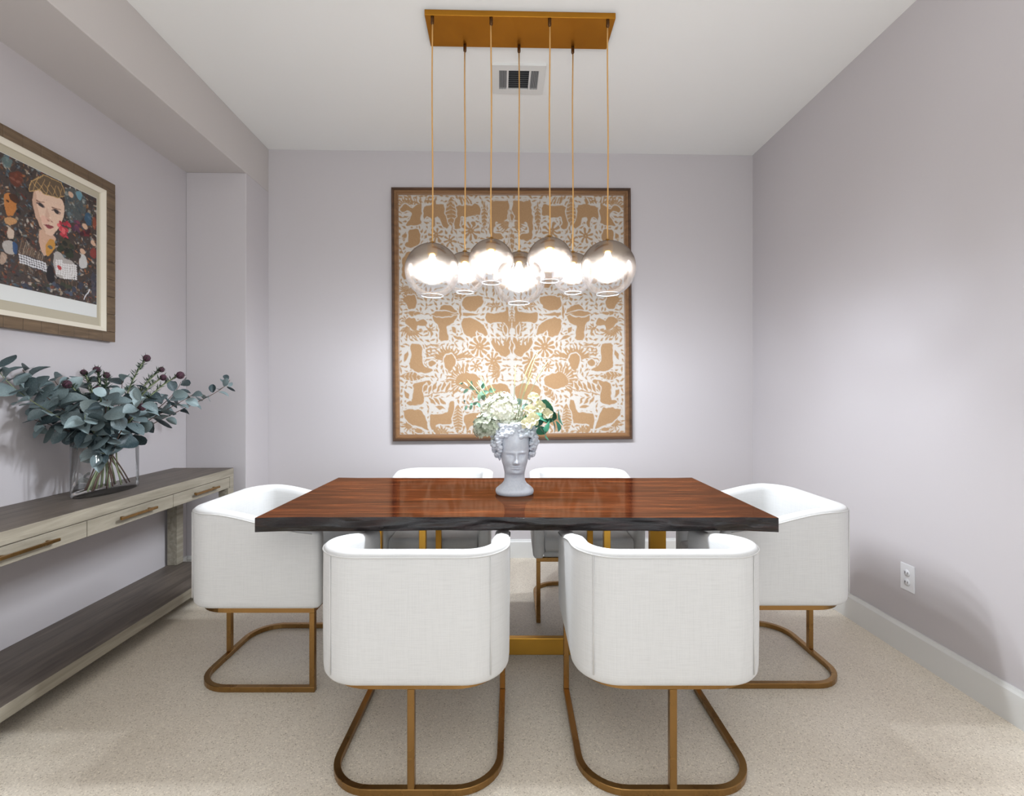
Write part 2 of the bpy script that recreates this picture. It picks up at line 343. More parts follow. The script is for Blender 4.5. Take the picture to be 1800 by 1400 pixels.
# ------------------------------------------------------------ chairs (local +Y faces the table)
def upath(hw, d0, d1, r, n=14, step=.03):
    """U plan: right tip (x=+hw,y=d1) back to y=d0, round corners, to left tip"""
    pts = []
    k = max(2, int((d1-d0-r)/step))
    for i in range(k+1): pts.append((hw, d1+(d0+r-d1)*i/k))
    for i in range(1, n+1): a = PI/2*i/n; pts.append((hw-r+r*math.cos(a), d0+r-r*math.sin(a)))
    kb = 10
    for i in range(1, kb): pts.append((hw-r-(2*hw-2*r)*i/kb, d0))
    left = [(-x, y) for x, y in pts[:k+1+n]][::-1]
    return pts+left
def make_chair():
    t = empty('dining_chair', (0, 0, 0))
    hw, d0, d1, r, th = .30, -.29, .29, .14, .062
    po = upath(hw, d0, d1, r); n = len(po)
    def frame(i):
        a = Vector(po[max(i-1, 0)]); b = Vector(po[min(i+1, n-1)]); tg = (b-a).normalized(); nn = Vector((-tg.y, tg.x))
        c = Vector((0, .05)); 
        if nn.dot(Vector(po[i])-c) > 0: nn = -nn
        return nn           # inward
    def ztop(y):
        u = max(0, min(1, (y-(-.17))/.46)); return .752-.082*(u*u*(3-2*u))**.9
    rows = []; idx = list(range(n))
    caps = [(.0, .30, .028), (.004, .66, .012), (.014, .9, .003)]
    def section(i, sc, dz, push):
        p = Vector(po[i]); nn = frame(i); zt = ztop(p.y)-dz; zb = .352+dz*.6
        c = p+nn*th/2; h = th/2*sc; bulge = .004
        prof = [(-1, zb+.03), (-1.03, zb+.12), (-1.05, (zb+zt)/2), (-1.02, zt-.06), (-1, zt-.018), (-.93, zt-.007), (-.68, zt-.0015), (0, zt+.003), (.62, zt-.002), (.9, zt-.012), (1, zt-.03), (1, zt-.12), (1, (zb+zt)/2), (1, zb+.03), (.7, zb), (0, zb-.001), (-.72, zb), (-.93, zb+.01)]
        out = []
        for a, z in prof:
            q = c+nn*a*h; out.append((q.x, q.y+push, z))
        return out
    for sc, dz, back in [(.25, .03, .0), (.62, .014, -.0), (.86, .005, -.0)]: pass
    rows.append(section(0, .30, .028, .0)); rows.append(section(0, .68, .012, -.004)); rows.append(section(0, .9, .004, -.011))
    for i in range(1, n-1): rows.append(section(i, 1, 0, 0))
    rows.append(section(n-1, .9, .004, -.011)); rows.append(section(n-1, .68, .012, -.004)); rows.append(section(n-1, .30, .028, .0))
    m = MB(); m.grid(rows, True, True, True); m.build('barrel_shell', LINEN, t)
    # piping round the upper outer edge, vertical seams at the back corners
    pp = []
    for i in range(1, n-1):
        p = Vector(po[i])-frame(i)*.0005; pp.append((p.x, p.y, ztop(p.y)-.013))
    MB().tube(pp, .0026, 6).build('top_piping', PIPING, t)
    for s in (-1, 1):
        a = PI*.30; x = hw-r+r*math.cos(a); y = d0+r-r*math.sin(a)
        x2 = x+.0012*math.cos(a); y2 = y-.0012*math.sin(a)
        MB().tube([(s*(x2+.0016), y2-.0012, z) for z in (.375, .50, .62, .736)], .0022, 6).build('back_seam', PIPING, t)
    # seat deck and cushion
    def slab(inset, z0, z1, rr, front):
        ip = upath(hw-inset, d0+inset, front, max(.03, r-inset), 8, .1)
        rows = []
        for f, z in ((.965, z0), (1, z0+rr), (1, z1-rr), (.985, z1-rr*.3), (.95, z1), (.5, z1+.006), (.02, z1+.008)):
            rows.append([(x*f, (y-0)*f if f > .9 else y*f, z) for x, y in ip])
        q = MB(); q.grid([r_+[] for r_ in rows], True, True, True); return q
    slab(.060, .355, .385, .006, .272).build('seat_deck', LINEN, t)
    slab(.064, .386, .462, .02, .284).build('seat_cushion', LINEN, t)
    # metal frame: floor ring, seat ring, posts
    def ring(hw, d0, d1, r, z0, z1, w):
        o = upath(hw, d0, d1, r, 10, .6); i = upath(hw-w, d0+w, d1-w, r-w, 10, .6)
        q = MB(); k = len(o)
        rows = [[(x, y, z0) for x, y in o], [(x, y, z1) for x, y in o], [(x, y, z1) for x, y in i], [(x, y, z0) for x, y in i], [(x, y, z0) for x, y in o]]
        return q.grid(rows, True, False)
    o_, i_ = upath(.281, -.262, .262, .15, 10, .6), upath(.259, -.240, .262, .128, 10, .6)
    MB().grid([[(a[0], a[1], 0), (a[0], a[1], .022), (b[0], b[1], .022), (b[0], b[1], 0)] for a, b in zip(o_, i_)], True, False, True).build('floor_runner', BRASS, t, .0015, 1)
    ring(.281, -.262, .262, .15, .329, .351, .022).build('seat_ring', BRASS, t, .0015, 1)
    for (x, y) in ((.27, .251), (-.27, .251), (0, -.251)):
        MB().box(x-.011, x+.011, y-.011, y+.011, .022, .329).build('leg', BRASS, t, .0015, 1)
    return t
ch = make_chair(); GR = 'white barrel dining chairs around the table'
spots = [(-.309, 1.721, 0, 'white barrel dining chair in the foreground, left of the two seen from behind'),
         (.493, 1.721, 0, 'white barrel dining chair in the foreground, right of the two seen from behind'),
         (-1.075, 2.25, -90, 'white barrel dining chair at the left end of the table beside the grey console'),
         (1.165, 2.275, 90, 'white barrel dining chair at the right end of the table near the wall outlet'),
         (-.421, 2.83, 180, 'white barrel dining chair on the far side of the table, left of the head vase'),
         (.412, 2.83, 180, 'white barrel dining chair on the far side of the table, right of the head vase')]
for i, (X, Z, a, lab) in enumerate(spots):
    c = ch if i == 0 else dup(ch)
    c.location = cr(X, Z); c.rotation_euler = (0, 0, math.radians(a)-TH)
    tag(c, lab, 'chair', GR)

# ------------------------------------------------------------ console table in the niche
YC0, YC1 = 1.47, 3.135; XF = XB; XK = XL+.018; ZC = .753
con = empty('console_table', ((XF+XK)/2, (YC0+YC1)/2, 0), label='long weathered grey oak console table with three drawers in the niche', cat='console table')
ox, oy = -con.location.x, -con.location.y
def cb(name, m, x0, x1, y0, y1, z0, z1, parent=con, bev=.0015): return MB().box(x0+ox, x1+ox, y0+oy, y1+oy, z0, z1).build(name, m, parent, bev, 1)
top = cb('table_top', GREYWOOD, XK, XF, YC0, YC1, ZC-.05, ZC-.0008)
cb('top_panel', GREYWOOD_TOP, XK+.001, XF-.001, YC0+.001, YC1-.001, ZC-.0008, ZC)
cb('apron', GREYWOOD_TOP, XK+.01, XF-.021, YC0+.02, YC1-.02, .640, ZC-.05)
cb('end_stile', GREYWOOD, XF-.03, XF, YC1-.042, YC1, .632, ZC-.0505)
cb('end_stile', GREYWOOD, XF-.03, XF, YC0, YC0+.042, .632, ZC-.0505)
dy = [1.514, 2.041, 2.567, 3.092]
for k in range(3):
    d = cb('drawer', GREYWOOD, XF-.02, XF-.002, dy[k]+.0015, dy[k+1]-.0015, .632, ZC-.053)
    cy = (dy[k]+dy[k+1])/2; q = MB(); zc = .668
    q.box(XF+.016+ox, XF+.026+ox, cy-.113+oy, cy+.113+oy, zc-.006, zc+.006)
    for s in (-1, 1): q.box(XF-.002+ox, XF+.018+ox, cy+s*.085-.006+oy, cy+s*.085+.006+oy, zc-.005, zc+.005)
    h = q.build('handle', BRASS, d, .001, 1); h['label'] = 'brass bar handle'
for x0, x1 in ((XK, XK+.062), (XF-.062, XF)):
    for y0, y1 in ((YC0, YC0+.062), (YC1-.062, YC1)):
        cb('leg', GREYWOOD, x0+.0005, x1-.0005, y0+.0005, y1-.0005, 0.147, .640 if x0 == XK else .6315)
cb('lower_shelf', GREYWOOD, XK, XF, YC0, YC1, .094, .1462)
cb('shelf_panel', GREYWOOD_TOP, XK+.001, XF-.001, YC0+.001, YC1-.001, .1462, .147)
for x0 in (XK+.02, XF-.09):
    for y0 in (YC0+.02, YC1-.09): cb('foot', GREYWOOD_TOP, x0, x0+.07, y0, y0+.07, 0, .0938)

# ------------------------------------------------------------ raster painter for the two prints
class Canvas:
    def __init__(s, w, h, bg): s.w, s.h = w, h; s.a = np.zeros((h, w, 3)); s.a[:] = bg
    def blend(s, x0, y0, cov, col):
        if cov.size == 0: return
        h, w = cov.shape; r = s.a[y0:y0+h, x0:x0+w]; r += (np.array(col)-r)*cov[..., None]
    def bbox(s, xs, ys, pad=2):
        x0 = max(0, int(min(xs)-pad)); x1 = min(s.w, int(max(xs)+pad)+1); y0 = max(0, int(min(ys)-pad)); y1 = min(s.h, int(max(ys)+pad)+1)
        if x1 <= x0 or y1 <= y0: return None
        X, Y = np.meshgrid(np.arange(x0, x1), np.arange(y0, y1)); return x0, y0, X.astype(float), Y.astype(float)
    def stroke(s, p, q, r0, r1, col, al=1):
        b = s.bbox((p[0]-max(r0, r1), p[0]+max(r0, r1), q[0]-max(r0, r1), q[0]+max(r0, r1)), (p[1]-max(r0, r1), p[1]+max(r0, r1), q[1]-max(r0, r1), q[1]+max(r0, r1)))
        if not b: return
        x0, y0, X, Y = b; dx, dy = q[0]-p[0], q[1]-p[1]; l = dx*dx+dy*dy+1e-6
        t = np.clip(((X-p[0])*dx+(Y-p[1])*dy)/l, 0, 1); d = np.hypot(X-p[0]-t*dx, Y-p[1]-t*dy)-(r0+(r1-r0)*t)
        s.blend(x0, y0, np.clip(.5-d, 0, 1)*al, col)
    def ell(s, c, rx, ry, ang, col, al=1, pointed=0):
        R = max(rx, ry)+1; b = s.bbox((c[0]-R, c[0]+R), (c[1]-R, c[1]+R))
        if not b: return
        x0, y0, X, Y = b; ca, sa = math.cos(ang), math.sin(ang); u = ((X-c[0])*ca+(Y-c[1])*sa)/rx; v = (-(X-c[0])*sa+(Y-c[1])*ca)
        if pointed: d = np.abs(v)-ry*np.clip(1-np.abs(u)**1.6, 0, 1); d = np.where(np.abs(u) > 1, 5, d)
        else: d = (np.hypot(u, v/ry)-1)*min(rx, ry)
        s.blend(x0, y0, np.clip(.5-d, 0, 1)*al, col)
    def poly(s, P, col, out=0, ocol=None, al=1):
        P = np.array(P, float); b = s.bbox(P[:, 0], P[:, 1], 3+out)
        if not b: return
        x0, y0, X, Y = b; ins = np.zeros(X.shape, bool); D = np.full(X.shape, 1e9)
        for i in range(len(P)):
            x1, y1 = P[i]; x2, y2 = P[(i+1) % len(P)]
            c = ((y1 > Y) != (y2 > Y)) & (X < (x2-x1)*(Y-y1)/((y2-y1) if y2 != y1 else 1e-9)+x1); ins ^= c
            dx, dy = x2-x1, y2-y1; l = dx*dx+dy*dy+1e-9; t = np.clip(((X-x1)*dx+(Y-y1)*dy)/l, 0, 1)
            D = np.minimum(D, np.hypot(X-x1-t*dx, Y-y1-t*dy))
        D = np.where(ins, -D, D)
        if out: s.blend(x0, y0, np.clip(.5-(D-out), 0, 1), ocol)
        s.blend(x0, y0, np.clip(.5-D, 0, 1)*al, col)
def s2l(a): a = np.clip(a/255, 0, 1); return np.where(a <= .04045, a/12.92, ((a+.055)/1.055)**2.4)
def print_mesh(name, cv, f, m, parent):
    """a flat sheet carrying one colour per vertex; f(u,v)->xyz, v down"""
    h, w = cv.h, cv.w; U, V = np.meshgrid(np.linspace(0, 1, w), np.linspace(0, 1, h))
    P = f(U, V).reshape(-1, 3); me = bpy.data.meshes.new(name); nf = (w-1)*(h-1)
    idx = np.arange(h*w).reshape(h, w); Q = np.stack([idx[:-1, :-1], idx[1:, :-1], idx[1:, 1:], idx[:-1, 1:]], -1).reshape(-1)
    me.vertices.add(h*w); me.vertices.foreach_set('co', P.ravel()); me.loops.add(nf*4); me.loops.foreach_set('vertex_index', Q.astype(np.int32))
    me.polygons.add(nf); me.polygons.foreach_set('loop_start', np.arange(0, nf*4, 4, dtype=np.int32))
    me.update(); me.validate()
    ca = me.color_attributes.new('Col', 'FLOAT_COLOR', 'POINT'); rgba = np.ones((h*w, 4)); rgba[:, :3] = s2l(cv.a).reshape(-1, 3); ca.data.foreach_set('color', rgba.ravel().astype(np.float32))
    me.materials.append(m); o = bpy.data.objects.new(name, me); C.objects.link(o); o.parent = parent; return o

# ---- folk-art cloth, tan cut-out figures on white, mirrored about the middle
TAN = (158, 125, 90); WH = (188, 182, 175); K = 1.3
cv = Canvas(int(400*K), int(421*K), WH); rnd = random.Random(5)
def TP(x, y): return ((x-699)*K, (y-341)*K)
MIR = 897.5
def both(fn):
    fn(lambda x, y: TP(x, y), 1); fn(lambda x, y: TP(2*MIR-x, y), -1)
def chaik(P, n=2, w=.25):
    for _ in range(n): P = [((1-t)*P[i][0]+t*P[(i+1) % len(P)][0], (1-t)*P[i][1]+t*P[(i+1) % len(P)][1]) for i in range(len(P)) for t in (w, 1-w)]
    return P
def poly(P, w=2.2): both(lambda T, s: cv.poly([T(x, y) for x, y in chaik(P, 1, .2)], TAN, w*K, WH))
def cut(P): both(lambda T, s: cv.poly([T(x, y) for x, y in P], WH))
def st(x0, y0, x1, y1, a, b, col=None): both(lambda T, s: cv.stroke(T(x0, y0), T(x1, y1), a*K, b*K, col or TAN))
def leaf(cx, cy, ln, wd, ang, veins=4):
    both(lambda T, s: (cv.ell(T(cx, cy), (ln+2)*K, (wd+2)*K, ang*s, WH, 1, 1), cv.ell(T(cx, cy), ln*K, wd*K, ang*s, TAN, 1, 1)))
    ca, sa = math.cos(ang), math.sin(ang)
    for k in range(veins):
        u = -ln*.65+1.3*ln*k/max(1, veins-1)
        for sg in (-1, 1):
            x0, y0 = cx+u*ca, cy+u*sa; e_ = wd*.95*max(.1, 1-abs(u/ln)**1.6); x1 = x0+(ca*3-sa*sg*e_); y1 = y0+(sa*3+ca*sg*e_)
            st(x0-sa*sg*.8, y0+ca*sg*.8, x1, y1, .3, .8, WH)
def fan(cx, cy, r0, r1, a0, a1, n, w=1.3, bend=0):
    for k in range(n):
        a = math.radians(a0+(a1-a0)*k/max(1, n-1)); b = a+bend
        xm, ym = cx+math.cos(a)*(r0+r1)/2, cy+math.sin(a)*(r0+r1)/2
        st(cx+math.cos(a)*r0, cy+math.sin(a)*r0, xm, ym, .5, w); st(xm, ym, xm+math.cos(b)*(r1-r0)/2, ym+math.sin(b)*(r1-r0)/2, w, .3)
def flower(cx, cy, r, n, c=2):
    both(lambda T, s: cv.ell(T(cx, cy), (r+1.5)*K, (r+1.5)*K, 0, WH))
    for k in range(n):
        a = 2*PI*k/n+.2; st(cx+math.cos(a)*r*.25, cy+math.sin(a)*r*.25, cx+math.cos(a)*r*.85, cy+math.sin(a)*r*.85, .9, r*.16)
    both(lambda T, s: (cv.ell(T(cx, cy), r*.34*K, r*.34*K, 0, TAN), cv.ell(T(cx, cy), .9*K, .9*K, 0, WH)))
# filler: short tapered strokes in changing directions
for gy in range(344, 762, 9):
    for gx in range(702, 897, 9):
        a = noise.noise(Vector((gx*.018, gy*.018, 2)))*7; x = gx+rnd.uniform(-2, 2); y = gy+rnd.uniform(-2, 2); l = rnd.uniform(3.5, 5.5)
        st(x-math.cos(a)*l, y-math.sin(a)*l, x+math.cos(a)*l*.1, y+math.sin(a)*l*.1, .4, 1.7); st(x+math.cos(a)*l*.1, y+math.sin(a)*l*.1, x+math.cos(a)*l, y+math.sin(a)*l, 1.7, .3)
def _b(P, wob=1): poly(P, 2.6)
# top row: corner bird, two quadrupeds, centre bird
fan(712, 360, 3, 17, 120, 330, 11, 1.3); poly([(700, 366), (712, 356), (722, 366), (732, 358), (738, 352), (740, 372), (737, 384), (741, 390), (729, 394), (710, 396), (716, 388), (723, 375), (716, 366), (706, 372)])
for k in range(5): st(716+k*5, 344, 718+k*5, 356-abs(k-2)*1.5, .6, 1.6)
poly([(745, 360), (760, 358), (764, 344), (770, 357), (780, 358), (783, 378), (790, 386), (785, 400), (776, 396), (770, 378), (762, 380), (764, 392), (758, 402), (756, 380), (748, 378), (744, 386), (741, 372)])
poly([(801, 358), (822, 360), (838, 356), (844, 366), (843, 378), (834, 376), (825, 379), (818, 380), (808, 378), (806, 390), (810, 398), (800, 402), (796, 392), (799, 378)])
cut([(822, 345), (831, 345), (834, 354), (819, 355)]); cut([(768, 345), (776, 345), (773, 357), (764, 356)])
leaf(791, 370, 27, 9, PI/2, 6)
for k in range(4): st(749+k*5.5, 344, 746+k*5, 354, .6, 1.5); st(806+k*5, 344, 811+k*5, 354, .6, 1.5)
leaf(850, 378, 26, 5, PI/2, 6)
poly([(862, 350), (872, 347), (884, 352), (892, 346), (895, 362), (893, 382), (886, 386), (877, 392), (871, 386), (867, 396), (865, 408), (883, 409), (884, 418), (864, 422), (858, 406), (860, 380)])
for k in range(10): st(867+k*3, 346, 868+k*3, 350, .6, 1.3, WH)
leaf(896, 378, 12, 3.5, PI/2, 2); leaf(896, 420, 22, 4.5, PI/2, 4); fan(896, 386, 6, 26, 120, 168, 5, 1.6)
# second row
poly([(715, 402), (733, 400), (737, 412), (735, 428), (722, 434), (708, 432), (714, 420)]); cut([(702, 404), (715, 402), (716, 424), (702, 426)]); leaf(709, 414, 9, 3.5, -1.3, 2)
flower(826, 404, 17, 9); flower(765, 412, 14, 8); flower(789, 421, 12, 7)
poly([(703, 455), (715, 440), (745, 436), (770, 448), (775, 470), (765, 492), (748, 500), (742, 480), (722, 476), (710, 492), (703, 480)])
poly([(790, 450), (812, 440), (838, 444), (846, 470), (842, 505), (828, 503), (824, 478), (806, 476), (800, 502), (788, 500), (784, 472)])
poly([(858, 452), (872, 438), (890, 446), (893, 480), (884, 510), (874, 500), (872, 478), (862, 482)])
fan(720, 500, 6, 24, 60, 170, 9, 1.5, .4); leaf(815, 520, 20, 6, .1, 5); leaf(769, 460, 22, 6, 1.2, 5)
# third row (fully visible): round birds, T-shaped beasts
poly([(715, 517), (725, 515), (731, 530), (727, 541), (716, 542), (711, 532), (703, 524)]); fan(716, 528, 8, 17, 150, 250, 5)
poly([(710, 560), (717, 555), (727, 556), (729, 564), (737, 560), (744, 558), (749, 568), (742, 572), (730, 570), (729, 578), (722, 578), (714, 570), (708, 564)])
fan(722, 574, 5, 20, 30, 185, 10, 1.9, -.55); fan(712, 562, 3, 11, 170, 240, 3)
poly([(757, 552), (768, 545), (775, 534), (790, 534), (798, 542), (801, 552), (797, 563), (788, 569), (782, 572), (784, 585), (786, 597), (768, 598), (769, 578), (766, 566), (758, 561)])
leaf(777, 550, 23, 5.5, 0, 0); leaf(724, 549, 18, 4, .05, 3)
poly([(812, 519), (846, 518), (848, 530), (841, 540), (828, 546), (814, 542), (808, 533)])
poly([(808, 565), (812, 558), (820, 556), (834, 560), (845, 566), (850, 572), (856, 590), (836, 580), (832, 590), (828, 593), (814, 586), (810, 577)])
cut([(833, 583), (836, 578), (842, 590), (835, 592)]); leaf(838, 587, 6, 2.2, 1.2, 0)
leaf(817, 551, 26, 2.8, 0, 0); leaf(806, 546, 15, 2.5, PI/2, 0)
poly([(851, 548), (870, 549), (886, 546), (889, 535), (893, 540), (892, 566), (884, 564), (866, 565), (856, 567), (851, 560)])
fan(868, 540, 2, 14, 200, 340, 6, 1.3); 
leaf(897.5, 550, 16, 3.6, PI/2, 5); fan(897, 580, 5, 26, 198, 262, 6, 1.8); leaf(886, 577, 10, 3, PI/2, 0)
poly([(860, 600), (866, 590), (870, 604), (884, 606), (890, 592), (895, 590), (896, 612), (892, 622), (884, 626), (874, 622), (866, 612)])
for k in range(4): st(862+k*9-k, 592, 866+k*6, 606, .7, 2.2)
leaf(897.5, 608, 13, 3, PI/2, 0); leaf(752, 577, 7, 3, .6, 0); fan(752, 577, 3, 11, 0, 330, 7, 1.3); leaf(795, 578, 7, 4, 1.1, 0); leaf(803, 592, 11, 3, .4, 0)
# fourth row: long-necked beasts at the rim, pineapples, flowers
poly([(718, 602), (736, 602), (740, 612), (738, 632), (744, 642), (758, 648), (748, 654), (728, 652), (716, 644), (719, 622)])
cut([(703, 611), (717, 608), (718, 641), (703, 638)]); leaf(711, 624, 10, 3.4, -1.2, 0)
fan(784, 634, 6, 30, 200, 330, 11, 2.1); poly([(776, 628), (784, 620), (794, 622), (798, 634), (792, 646), (786, 652), (780, 646)])
for k in range(7): st(748, 606+k*6, 770-k*1.5, 602+k*6.5, 1.4, .6)
poly([(750, 634), (757, 630), (764, 636), (758, 643), (751, 641)])
for k in range(5): st(800+k*6, 628-k*2+k*k*.3, 826+k*4, 610+k*5, 2.0, .5)
flower(840, 608, 19, 11); flower(864, 633, 16, 10); flower(834, 642, 11, 8); fan(880, 650, 4, 26, 130, 230, 8, 1.6)
# fifth row
leaf(721, 660, 21, 7.5, .06, 5)
poly([(722, 672), (735, 670), (744, 668), (752, 666), (756, 672), (744, 676), (740, 690), (742, 706), (730, 712), (718, 712), (709, 706), (721, 700), (722, 684)])
cut([(704, 680), (720, 682), (720, 702), (704, 700)]); leaf(711, 691, 9, 3.4, 1.1, 0)
poly([(800, 660), (812, 652), (830, 656), (842, 664), (838, 678), (826, 684), (808, 680), (796, 672)]); fan(812, 668, 12, 34, 130, 280, 12, 2)
for k in range(6): leaf(744+k*8, 680+(k % 2)*3-k, 9, 3.0, 1.9+k*.03, 0)
st(742, 694, 788, 684, 1.0, .6); cut([(748, 698), (786, 696), (784, 722), (752, 722)])
for k in range(3): leaf(756+k*9, 703, 9, 3.0, .9, 0)
leaf(770, 714, 9, 3, .2, 0)
poly([(850, 676), (880, 672), (894, 680), (892, 700), (878, 704), (866, 700), (854, 704), (846, 692)])
leaf(832, 690, 17, 7, -.9, 4)
# bottom row: grazing animals
poly([(704, 718), (735, 716), (740, 724), (744, 732), (748, 742), (752, 756), (736, 748), (722, 744), (714, 740), (706, 730)])
st(702, 713, 744, 712, 1.6, 2.2, WH); st(742, 720, 752, 756, 2.0, 1.2, WH); fan(716, 742, 2, 15, 60, 175, 6, 1.5); leaf(730, 754, 12, 4, .2, 2)
poly([(752, 726), (768, 726), (784, 723), (787, 704), (796, 702), (795, 724), (791, 742), (784, 744), (762, 744), (760, 752), (754, 754), (752, 740)])
leaf(801, 735, 27, 9, PI/2, 8); fan(773, 760, 3, 14, 195, 345, 8, 1.4)
for k in range(4): st(757+k*2, 748, 764+k*2-k, 760, .7, 1.5)
poly([(812, 726), (850, 722), (880, 726), (884, 742), (860, 744), (856, 756), (850, 744), (826, 744), (818, 756), (812, 742)])
for k in range(9): st(812+k*9, 748, 808+k*9, 760, 1.5, .7)
leaf(892, 738, 20, 5, PI/2, 5)
def warp(c, amp, cell, seed):
    rs = np.random.RandomState(seed); H_, W_ = c.h, c.w; out = []
    for _ in range(2):
        g = rs.normal(0, 1, (H_//cell+3, W_//cell+3)); yy = np.arange(H_)/cell; xx = np.arange(W_)/cell
        y0 = yy.astype(int); x0 = xx.astype(int); fy = (yy-y0)[:, None]; fx = (xx-x0)[None]; fy = fy*fy*(3-2*fy); fx = fx*fx*(3-2*fx)
        out.append((g[y0][:, x0]*(1-fy)*(1-fx)+g[y0+1][:, x0]*fy*(1-fx)+g[y0][:, x0+1]*(1-fy)*fx+g[y0+1][:, x0+1]*fy*fx)*amp)
    Y, X = np.mgrid[0:H_, 0:W_].astype(float); Y = np.clip(Y+out[0], 0, H_-1.001); X = np.clip(X+out[1], 0, W_-1.001)
    y0 = Y.astype(int); x0 = X.astype(int); fy = (Y-y0)[..., None]; fx = (X-x0)[..., None]; a = c.a
    c.a = a[y0, x0]*(1-fy)*(1-fx)+a[y0+1, x0]*fy*(1-fx)+a[y0, x0+1]*(1-fy)*fx+a[y0+1, x0+1]*fy*fx
warp(cv, 1.1, 7, 1)
art_n = np.random.RandomState(3).normal(0, 1, (cv.h, cv.w, 1)); cv.a += art_n*3.0
TL, TR, BL, BR = [ony(*p, 3.575) for p in ((687.3, 329.5), (1106, 332.8), (692, 777), (1112.8, 771.3))]
ctr = (TL+TR+BL+BR)/4; pw = ((TR-TL).length+(BR-BL).length)/2; ph = ((TL-BL).length+(TR-BR).length)/2
rot = math.atan2((TR-TL).z+(BR-BL).z, (TR-TL).x+(BR-BL).x)
pic = empty('framed_artwork', (ctr.x, YB-.001, ctr.z), label='large framed tan and white folk art cloth hanging on the back wall', cat='artwork')
pic.rotation_euler = (0, -rot, 0)
def frame4(parent, hw, hh, w, prof, m, name, ax='xz'):
    """four mitred rails; prof: (inset from outer edge, proud of wall)"""
    for k in range(4):
        a, b = [(-hw, hh), (hw, hh), (hw, -hh), (-hw, -hh)][k], [(hw, hh), (hw, -hh), (-hw, -hh), (-hw, hh)][k]
        rows = []
        for (cx, cz) in (a, b):
            sx, sz = (1 if cx > 0 else -1), (1 if cz > 0 else -1)
            rows.append([((cx-sx*i), -p, (cz-sz*i)) for i, p in prof])
        if ax == 'yz': rows = [[(-y, x, z) for x, y, z in r] for r in rows]
        MB().grid(rows, True, False, True).build(name, m, parent)
frame4(pic, pw/2, ph/2, 0, [(0, 0), (0, .036), (.006, .042), (.014, .042), (.020, .036), (.020, 0)], FRAMEDK, 'frame_rail')
frame4(pic, pw/2, ph/2, 0, [(.020, 0), (.020, .034), (.030, .036), (.042, .022), (.050, .020), (.050, 0)], FRAMEIN, 'inner_rail')
aw, ah = pw/2-.049, ph/2-.049
MB().box(-aw, aw, -.014, -.001, -ah, ah).build('backing_board', LINER, pic)
print_mesh('printed_cloth', cv, lambda U, V: np.stack([-aw+2*aw*U, np.full(U.shape, -.0155), ah-2*ah*V], -1), CLOTHP, pic)

# ---- portrait print on the left wall
PX = XL+.014
yA, yB_ = 1.74, onx(169.8, 400, PX).y; zT, zB = onx(169.6, 349, PX).z, onx(169.6, 536, PX).z
cw, chh = 560, 400; cp = Canvas(cw, chh, (66, 56, 52)); rnd = random.Random(11)
def Q(zx, zy):       # enlarged photo crop coordinates -> canvas
    p = onx(zx/4.83, 270+zy/4.83, PX); return ((p.y-yA)/(yB_-yA)*cw, (zT-p.z)/(zT-zB)*chh)
pal = [(92, 60, 42), (150, 98, 58), (66, 92, 108), (120, 132, 136), (40, 36, 38), (30, 26, 30), (110, 44, 34), (176, 160, 138), (60, 56, 62), (82, 70, 58), (200, 190, 176), (38, 50, 62), (130, 84, 60), (58, 66, 52)]
for k in range(2600):
    x, y = rnd.uniform(0, cw), rnd.uniform(0, chh); c = rnd.choice(pal); s_ = rnd.uniform(2, 9)
    if rnd.random() < .5: cp.ell((x, y), s_, s_*rnd.uniform(.3, .8), rnd.uniform(0, 3), c, .75, rnd.random() < .5)
    else: cp.stroke((x, y), (x+rnd.uniform(-14, 14), y+rnd.uniform(-14, 14)), rnd.uniform(.6, 2.4), .5, c, .8)
for k in range(260):
    x, y = rnd.uniform(0, cw), rnd.uniform(0, chh); c = rnd.choice([(134, 150, 152), (196, 180, 158), (176, 108, 62), (96, 118, 132), (160, 146, 128), (120, 60, 46), (214, 206, 194)]); s_ = rnd.uniform(2, 6)
    cp.ell((x, y), s_*1.6, s_*.7, rnd.uniform(0, 3), c, .75, 1); cp.stroke((x-s_, y+s_*.8), (x+s_, y+s_), .8, .5, (24, 22, 24), .8)
for k in range(46):
    x, y = rnd.uniform(0, cw), rnd.uniform(60, chh-30)
    for j in range(5): cp.ell((x+rnd.uniform(-8, 8), y+rnd.uniform(-10, 10)), rnd.uniform(3, 7), rnd.uniform(2, 4), rnd.uniform(0, 3), rnd.choice([(26, 24, 28), (44, 34, 30)]), .8)
def chaik(P, n=2, w=.25):
    for _ in range(n): P = [((1-t)*P[i][0]+t*P[(i+1) % len(P)][0], (1-t)*P[i][1]+t*P[(i+1) % len(P)][1]) for i in range(len(P)) for t in (w, 1-w)]
    return P
def pq(P, col, al=1): cp.poly([Q(*p) for p in chaik(P)], col, 0, None, al)
def eq(x, y, r, col, al=1, fl=.8):
    a = Q(x, y); b = Q(x+r, y+r*.15); R = abs(b[0]-a[0])+.5; cp.ell(a, R, R*fl*1.1, .3, col, al)
def sq(x0, y0, x1, y1, w0, w1, col, al=1): cp.stroke(Q(x0, y0), Q(x1, y1), w0, w1, col, al)
pq([(560, 270), (700, 330), (740, 420), (700, 600), (560, 560), (540, 360)], (92, 116, 122), .45)
pq([(640, 310), (700, 330), (690, 400), (650, 380)], (110, 160, 178), .8); pq([(0, 20), (110, 40), (90, 130), (20, 110)], (100, 128, 130), .7)
pq([(60, 160), (200, 140), (180, 290), (100, 280)], (110, 48, 30), .7); pq([(30, 330), (110, 340), (150, 420), (120, 520), (60, 540), (30, 420)], (190, 122, 62), .95)
pq([(20, 540), (120, 540), (160, 590), (60, 610)], (200, 150, 100), .9); eq(120, 380, 40, (64, 38, 26), .95); eq(60, 400, 10, (70, 40, 26))
